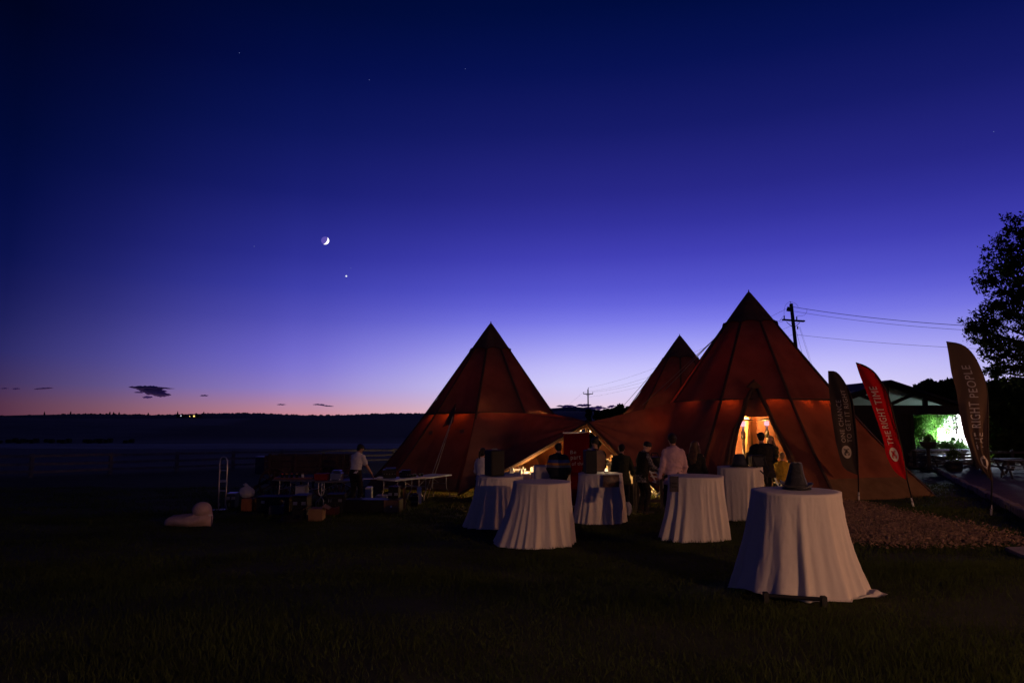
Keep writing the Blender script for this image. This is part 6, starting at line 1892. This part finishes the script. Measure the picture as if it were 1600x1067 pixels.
def person(px, D, h, rz, label, top, bottom, hair, skin=M_skin, top_m=None, trouser_m=None, hair_m=None, lean=0.0, hands=None, feet=None, seated=False,
           head=(0, 0), bulk=1.0, female=False, sleeves=1.0, coat=0.0, hat=None, scarf=None, z_extra=0.0, vest=None):
    p = W(px, 750, D)
    root = empty('person', (p.x, p.y, g(p.x, p.y) + z_extra), label, 'person', None, rz)
    k = h / 1.75
    V = lambda x, y, z: Vector((x * k, y * k, z * k))
    hipz = .50 if seated else .93
    hip = V(0, 0, hipz)
    ML = Matrix.Rotation(-lean, 3, 'X')
    def T_(x, y, z):                           # a point of the upright torso, leaned about the hips
        return hip + ML @ (V(x, y, z - .93))
    sw = .148 if female else .168
    hw = .105 if female else .095
    neck = T_(0, .0, 1.49)
    yaw, pit = head
    MH = Matrix.Rotation(yaw, 3, 'Z') @ Matrix.Rotation(-pit - lean * .35, 3, 'X')
    hc = neck + ML @ V(0, .012, .038) + MH @ V(0, .028, .092)
    def Hd(x, y, z): return hc + MH @ V(x, y, z)
    legs = []
    for s_ in (-1, 1):
        a = hip + V(s_ * hw, 0, -.02)
        if seated: ft = V(s_ * .13, .50, .08)
        else: ft = V(s_ * .11, .02 * s_, .08)
        if feet: ft = V(*feet[0 if s_ < 0 else 1])
        kn, an = ik(a, ft, .435 * k, .42 * k, Vector((s_ * .1, 1, .25 if seated else 0)))
        legs.append((a, kn, an, s_))
    arms = []
    for s_ in (-1, 1):
        S = T_(s_ * sw, 0, 1.39)
        t = hands[0 if s_ < 0 else 1] if hands and hands[0 if s_ < 0 else 1] else (s_ * .27, .06, .86 if not seated else .62)
        e, wst = ik(S, V(*t), .285 * k, .255 * k, Vector((s_ * .30, -.75, -.45)))
        arms.append((S, e, wst, s_))
    # --- the body: one continuous surface, fingers rooted in the palms
    mb = MB()
    tor = [(.84, .13, .10), (.92, .165 if female else .158, .112), (1.04, .125 if female else .142, .095), (1.17, .14 if female else .155, .105), (1.30, .150 if female else .170, .115), (1.385, .145 if female else .168, .098), (1.43, .115 if female else .132, .082), (1.465, .078, .068), (1.49, .058, .058)]
    mb.tube([T_(0, 0, z) for z, _, _ in tor], [(rx * k, ry * k) for _, rx, ry in tor], 20)
    mb.tube([T_(0, -.005, 1.45), neck, Hd(0, -.012, -.05)], [.058 * k, .052 * k, .054 * k], 14)
    mb.ball(Hd(0, -.008, .018), (.078 * k, .097 * k, .102 * k), 20, 14, MH)
    mb.ball(Hd(0, .022, -.045), (.055 * k, .062 * k, .062 * k), 16, 10, MH)
    mb.ball(Hd(0, .085, -.012), (.013 * k, .020 * k, .024 * k), 8, 6, MH)
    mb.ball(Hd(0, .072, -.058), (.024 * k, .014 * k, .010 * k), 8, 6, MH)
    for s_ in (-1, 1): mb.ball(Hd(s_ * .074, -.01, -.005), (.010 * k, .020 * k, .032 * k), 8, 6, MH)
    fing = MB()
    for S, e, w_, s_ in arms:
        mb.ball(S, .058 * k, 12, 8)
        mb.tube([S, S.lerp(e, .35), e, e.lerp(w_, .3), w_], [.055 * k, .05 * k, .041 * k, .04 * k, .029 * k], 12)
        fd_ = (w_ - e).normalized()
        side = fd_.cross(Vector((0, 0, 1)))
        side = side.normalized() if side.length > .2 else Vector((0, 1, 0))
        palm = w_ + fd_ * .05 * k
        Mh = Matrix((side, fd_.cross(side), fd_)).transposed()
        mb.ball(palm, (.040 * k, .018 * k, .058 * k), 10, 8, Mh)
        curl = fd_.cross(side) * (1 if (fd_.cross(side)).dot(Vector((-s_, 0, 0)) + Vector((0, .3, 0))) > 0 else -1)
        for q, ln in enumerate((.066, .076, .070, .054)):
            b0 = palm + side * ((q - 1.5) * .020 * k) + fd_ * .035 * k
            b1 = b0 + fd_ * ln * .5 * k + curl * .008 * k
            b2 = b1 + fd_ * ln * .42 * k + curl * .022 * k
            fing.tube([b0, b1, b2], [.0095 * k, .0085 * k, .006 * k], 6)
        t0 = palm - side * (.030 * k) - fd_ * .02 * k
        fing.tube([t0, t0 - side * .024 * k + fd_ * .024 * k + curl * .012 * k, t0 - side * .028 * k + fd_ * .055 * k + curl * .022 * k], [.012 * k, .010 * k, .007 * k], 6)
    for a, kn, an, s_ in legs:
        mb.ball(a, .085 * k, 12, 8)
        mb.tube([a, a.lerp(kn, .4), kn, kn.lerp(an, .35), an], [.088 * k, .076 * k, .055 * k, .052 * k, .036 * k], 12)
        toe = Vector((s_ * .06, .20, 0)).normalized() * .19 * k
        mb.tube([an + V(0, -.05, -.045), an + V(0, .02, -.045), an + toe + V(0, 0, -.055)], [(.036 * k, .032 * k), (.042 * k, .04 * k), (.038 * k, .02 * k)], 10)
    fuse('body', mb, skin, root, .013, 3, extra=fing)
    for s_ in (-1, 1):
        MB().ball(Hd(s_ * .030, .077, .012), (.011 * k, .009 * k, .007 * k), 8, 6, MH).build('eye', M_eye, root, world=False)
    # --- clothes follow the body
    inf = .016 * bulk
    mb = MB()
    lowz = (.80 - coat) if coat else .90
    tt = [(lowz, .185 + .03 * coat if coat else .12, .135 if coat else .085)] + [(z, rx + .004, ry + .006) for z, rx, ry in tor[1:7]] + [(1.475, .088, .078)]
    mb.tube([T_(0, 0, z) if z > .92 else hip + V(0, 0, z - .93) + ML @ V(0, 0, 0) for z, _, _ in tt], [((rx * (1 + (bulk - 1) * .55) + inf) * k, (ry * (1 + (bulk - 1) * .8) + inf) * k) for _, rx, ry in tt], 20)
    for S, e, w_, s_ in arms:
        mb.ball(S, (.054 + inf * .6) * k, 12, 8)
        if sleeves >= 1: pts, rr = [S, S.lerp(e, .4), e, e.lerp(w_, .4), e.lerp(w_, .97)], [.058, .056, .050, .047, .041]
        else: pts, rr = [S, S.lerp(e, .45), S.lerp(e, .85)], [.060, .060, .060]
        mb.tube(pts, [(r_ + inf * .6) * k for r_ in rr], 12)
    mb.tube([T_(0, -.012, 1.44), T_(0, -.006, 1.50)], [.082 * k, .068 * k], 14)
    fuse(top, mb, top_m, root, .013, 2, wrinkle=.014 if bulk <= 1.15 else .018, seed=px)
    if vest:
        mb = MB()
        mb.tube([T_(0, 0, z) for z, _, _ in tt[1:]], [((rx * (1 + (bulk - 1) * .55) + inf + .022) * k, (ry * (1 + (bulk - 1) * .8) + inf + .024) * k) for _, rx, ry in tt[1:]], 20)
        fuse('vest', mb, vest, root, .013, 2, wrinkle=.012, seed=px + 3)
    mb = MB()
    mb.tube([hip + V(0, 0, -.10), hip + V(0, 0, 0), hip + V(0, 0, .11)], [(.165 * k, .125 * k), (.185 * k, .135 * k), (.165 * k, .120 * k)], 18)
    for a, kn, an, s_ in legs:
        mb.ball(a, .102 * k, 12, 8)
        mb.tube([a, a.lerp(kn, .4), kn, kn.lerp(an, .4), an + V(0, 0, -.02)], [.104 * k, .092 * k, .073 * k, .068 * k, .060 * k], 12)
    fuse(bottom, mb, trouser_m, root, .014, 2, wrinkle=.012, seed=px + 9)
    for a, kn, an, s_ in legs:
        toe = Vector((s_ * .06, .20, 0)).normalized() * .20 * k
        MB().tube([an + V(0, -.075, -.042), an + V(0, -.03, -.036), an + V(0, .03, -.036), an + toe * .7 + V(0, 0, -.048), an + toe * 1.05 + V(0, 0, -.058)],
                  [(.030 * k, .03 * k), (.045 * k, .042 * k), (.048 * k, .043 * k), (.048 * k, .031 * k), (.03 * k, .018 * k)], 12).build('shoe', M_shoe, root, smooth=True, world=False)
    # --- hair and hats
    mb = MB()
    if hat == 'beanie':
        mb.ball(Hd(0, -.018, .045), (.092 * k, .108 * k, .092 * k), 18, 12, MH)
        mb.tube([Hd(0, -.012, .028), Hd(0, -.014, .065)], [(.091 * k, .106 * k), (.092 * k, .107 * k)], 18)
        fuse('beanie', mb, M_dark, root, .012, 3, wrinkle=.006, seed=px)
        mb = MB()
    elif hat == 'cap':
        mb.ball(Hd(0, -.012, .048), (.086 * k, .102 * k, .074 * k), 18, 12, MH)
        mb.tube([Hd(0, .07, .036), Hd(0, .16, .024)], [(.07 * k, .012 * k), (.05 * k, .008 * k)], 12)
        fuse('cap', mb, M_dark, root, .010, 2, seed=px)
        mb = MB()
    if hair == 'short':
        mb.ball(Hd(0, -.026, .035), (.088 * k, .098 * k, .094 * k), 18, 12, MH)
        mb.ball(Hd(0, -.05, -.02), (.070 * k, .055 * k, .065 * k), 14, 10, MH)
    elif hair == 'curly':
        for i in range(26):
            a = i * 2.4; zz = -.06 + .17 * ((i * .381) % 1)
            rr_ = .072 * math.sqrt(max(.1, 1 - (max(zz, 0) / .13) ** 2))
            x_, y_ = rr_ * math.cos(a), -.03 + rr_ * math.sin(a)
            if y_ > .035 and zz < .05: continue
            mb.ball(Hd(x_, y_, zz + .03), .036 * k, 8, 6)
        mb.ball(Hd(0, -.025, .05), (.09 * k, .095 * k, .095 * k), 14, 10, MH)
    elif hair in ('long', 'ponytail', 'bob'):
        mb.ball(Hd(0, -.024, .034), (.085 * k, .096 * k, .092 * k), 18, 12, MH)
        mb.ball(Hd(0, -.05, -.03), (.080 * k, .062 * k, .085 * k), 14, 10, MH)
        if hair == 'long':
            mb.tube([Hd(0, -.06, .0), Hd(0, -.085, -.10), T_(0, -.125, 1.36), T_(.01, -.135, 1.22)], [(.085 * k, .05 * k), (.10 * k, .05 * k), (.11 * k, .045 * k), (.06 * k, .025 * k)], 14)
            for s_ in (-1, 1): mb.tube([Hd(s_ * .07, -.01, .02), Hd(s_ * .088, -.01, -.08), T_(s_ * .10, -.02, 1.38), T_(s_ * .11, .03, 1.25)], [.035 * k, .042 * k, .045 * k, .02 * k], 10)
        elif hair == 'bob':
            for s_ in (-1, 1): mb.tube([Hd(s_ * .07, -.01, .03), Hd(s_ * .085, -.015, -.06), Hd(s_ * .075, -.02, -.12)], [.035 * k, .042 * k, .03 * k], 10)
            mb.tube([Hd(0, -.06, .0), Hd(0, -.075, -.12)], [(.08 * k, .05 * k), (.075 * k, .035 * k)], 12)
        else:
            mb.tube([Hd(0, -.10, .03), Hd(0, -.15, .0), Hd(0, -.15, -.10), Hd(0, -.13, -.18)], [.03 * k, .035 * k, .032 * k, .012 * k], 10)
    if mb.v: fuse('hair', mb, hair_m, root, .011, 2, wrinkle=.010 if hair != 'curly' else .014, seed=px * 1.3)
    if scarf:
        mb = MB()
        ring = [T_(.085 * math.cos(a), .085 * math.sin(a) - .0, 1.475 + .015 * math.sin(2 * a)) for a in [i * 6.2832 / 16 for i in range(17)]]
        mb.tube(ring, .036 * k, 8, cap=False)
        mb.tube([T_(.06, .11, 1.46), T_(.07, .165, 1.30), T_(.06, .17, 1.10)], [(.04 * k, .018 * k)] * 3, 8)
        fuse('scarf', mb, scarf, root, .012, 2, wrinkle=.01, seed=px)
    return root
H_dark = mat('hair_dark', (.018, .013, .010), .55, noise=.5, nscale=20, bump=.5, bscale=60)
H_brown = mat('hair_brown', (.10, .052, .025), .5, noise=.5, nscale=20, bump=.5, bscale=60)
H_blond = mat('hair_blond', (.38, .25, .12), .5, noise=.4, nscale=20, bump=.5, bscale=60)
C_white = mat('white_shirt_cloth', (.62, .60, .60), .85, noise=.08, nscale=6, bump=.2)
C_pink = mat('pink_shirt_cloth', (.55, .36, .40), .85, noise=.1, nscale=6, bump=.2)
C_black = mat('black_cloth', (.014, .013, .014), .9, noise=.3, nscale=6, bump=.3)
C_navy = mat('navy_cloth', (.015, .018, .035), .9, noise=.3, nscale=6, bump=.3)
C_denim = mat('dark_denim', (.02, .025, .05), .9, noise=.4, nscale=8, bump=.3)
C_olive = mat('olive_cloth', (.055, .060, .030), .9, noise=.3, nscale=6, bump=.3)
C_tan = mat('tan_quilt', (.30, .185, .12), .85, noise=.15, nscale=6, bump=.3)
C_yellow = mat('yellow_cloth', (.58, .36, .03), .8, noise=.15, nscale=6, bump=.2)
C_grey = mat('grey_cloth', (.22, .23, .26), .9, noise=.2, nscale=6, bump=.2)
C_blue = mat('blue_cloth', (.10, .14, .26), .9, noise=.2, nscale=6, bump=.2)
def banded(name, stops):
    m = bpy.data.materials.new(name); m.use_nodes = True
    N = m.node_tree.nodes; L = m.node_tree.links; b = N['Principled BSDF']; b.inputs['Roughness'].default_value = .9
    t = N.new('ShaderNodeTexCoord'); s_ = N.new('ShaderNodeSeparateXYZ'); L.new(t.outputs['Object'], s_.inputs[0])
    d = N.new('ShaderNodeMath'); d.operation = 'DIVIDE'; d.inputs[1].default_value = 2.0; L.new(s_.outputs['Z'], d.inputs[0])
    r = N.new('ShaderNodeValToRGB'); r.color_ramp.interpolation = 'CONSTANT'; e = r.color_ramp.elements
    e[0].position = 0; e[0].color = (*stops[0][1], 1); e[1].position = stops[1][0] / 2; e[1].color = (*stops[1][1], 1)
    for z, c_ in stops[2:]: e.new(z / 2).color = (*c_, 1)
    L.new(d.outputs[0], r.inputs[0]); L.new(r.outputs[0], b.inputs['Base Color'])
    return m
C_stripe = banded('striped_jacket_cloth', [(0, (.012, .012, .018)), (1.15, (.16, .15, .18)), (1.205, (.55, .22, .04)), (1.265, (.05, .08, .26)), (1.33, (.012, .012, .018))])
def plaid():
    m = bpy.data.materials.new('plaid_cloth'); m.use_nodes = True
    N = m.node_tree.nodes; L = m.node_tree.links; b = N['Principled BSDF']; b.inputs['Roughness'].default_value = .9
    t = N.new('ShaderNodeTexCoord'); c_ = N.new('ShaderNodeTexChecker'); c_.inputs['Scale'].default_value = 22
    c_.inputs['Color1'].default_value = (.05, .05, .06, 1); c_.inputs['Color2'].default_value = (.16, .15, .17, 1)
    L.new(t.outputs['Object'], c_.inputs['Vector']); L.new(c_.outputs['Color'], b.inputs['Base Color'])
    return m
C_plaid = plaid()
# at the folding tables
person(555, 18.9, 1.74, R(-28), 'man in a pale short-sleeved shirt bending over the folding tables', 'shirt', 'trousers', 'short', M_skin, C_white, C_black, H_dark, lean=R(10), hands=[(-.20, .40, .84), (.34, .36, .80)], head=(R(-25), R(18)), sleeves=.5, hat='cap')
# behind the tall speaker
person(753, 16.4, 1.60, R(-35), 'woman in a white blouse with tied dark hair, half hidden by the tall black speaker', 'blouse', 'trousers', 'ponytail', M_skin2, C_white, C_black, H_dark, female=True, hands=[(-.22, .22, .95), (.2, .3, 1.0)], head=(0, R(8)))
# striped jacket
person(873, 16.5, 1.74, R(-6), 'person in a dark jacket with an orange and blue stripe across the back', 'jacket', 'trousers', 'short', M_skin, C_stripe, C_black, H_dark, lean=R(5), hands=[(-.20, .26, .98), (.22, .26, .98)], bulk=1.45, hat='cap', head=(R(10), R(10)))
# tan padded vest
person(931, 16.2, 1.84, R(8), 'person in a padded tan vest with dark sleeves and big dark curls, seen from behind', 'sweater', 'trousers', 'curly', M_skin, C_black, C_black, H_dark, hands=[(-.18, .30, 1.0), (.18, .30, 1.0)], bulk=1.15, vest=C_tan)
person(957, 24.4, 1.68, R(165), 'dark-haired woman in a grey top sitting under the joined canvas, facing out', 'top', 'trousers', 'bob', M_skin2, C_grey, C_black, H_dark, seated=True, female=True, hands=[(-.12, .30, .72), (.10, .22, 1.12)], head=(0, R(8)))
person(972, 17.0, 1.70, R(-12), 'person in an olive jacket and dark jeans seen from behind, by the black bin', 'jacket', 'jeans', 'short', M_skin, C_olive, C_denim, H_dark, lean=R(4), hands=[(-.20, .26, 1.0), (.26, .20, .98)], bulk=1.2, coat=.06, head=(0, R(12)))
person(1003, 17.15, 1.78, R(-72), 'person in a dark beanie and open dark jacket bending over the bar table', 'shirt', 'trousers', None, M_skin2, C_plaid, C_black, H_dark, lean=R(9), hands=[(-.14, .42, 1.02), (.15, .42, 1.02)], bulk=1.05, hat='beanie', head=(R(-8), R(22)), vest=C_black, coat=.05)
person(1053, 14.3, 1.87, R(14), 'tall man in a pale pink shirt seen from behind, standing between two white tables', 'shirt', 'trousers', 'short', M_skin, C_pink, C_black, H_dark, hands=[(-.27, .08, .88), (.25, .12, .90)], bulk=1.12, coat=.03, head=(R(-10), R(8)))
person(1087, 15.3, 1.72, R(-35), 'woman with long wavy brown hair in dark clothes, beside the pink shirt', 'jacket', 'trousers', 'long', M_skin2, C_black, C_black, H_brown, female=True, hands=[(-.16, .26, 1.0), (.18, .22, .98)], bulk=1.2, head=(R(-20), 0))
person(1192, 17.0, 1.86, R(-10), 'broad figure in dark clothes standing silhouetted in the lit doorway', 'jacket', 'trousers', 'short', M_skin, C_black, C_black, H_dark, hands=[(-.34, .16, 1.00), (.22, .24, 1.00)], feet=[(-.15, -.05, .08), (.17, .08, .08)], bulk=1.75, coat=.08)
person(1208, 20.8, 1.80, R(125), 'blond long-haired woman in a dark coat facing the broad figure in the doorway', 'coat', 'trousers', 'long', M_skin2, C_olive, C_black, H_blond, female=True, hands=[(-.10, .28, 1.12), (.10, .28, 1.10)], bulk=1.1, coat=.25, head=(R(5), R(5)), scarf=C_black)
person(1224, 20.0, 1.74, R(-18), 'person in a bright yellow jacket seated inside the doorway with their back to the lawn', 'jacket', 'trousers', 'short', M_skin2, C_yellow, C_black, H_blond, seated=True, hands=[(-.22, .30, .74), (.22, .30, .74)], bulk=1.4, coat=-.05, lean=R(6))
person(1166, 22.4, 1.68, R(-70), 'dark-haired man in a blue shirt seated inside the doorway, seen in profile', 'shirt', 'trousers', 'short', M_skin2, C_blue, C_black, H_brown, seated=True, hands=[(-.12, .32, .78), (.12, .32, .78)], lean=R(8))
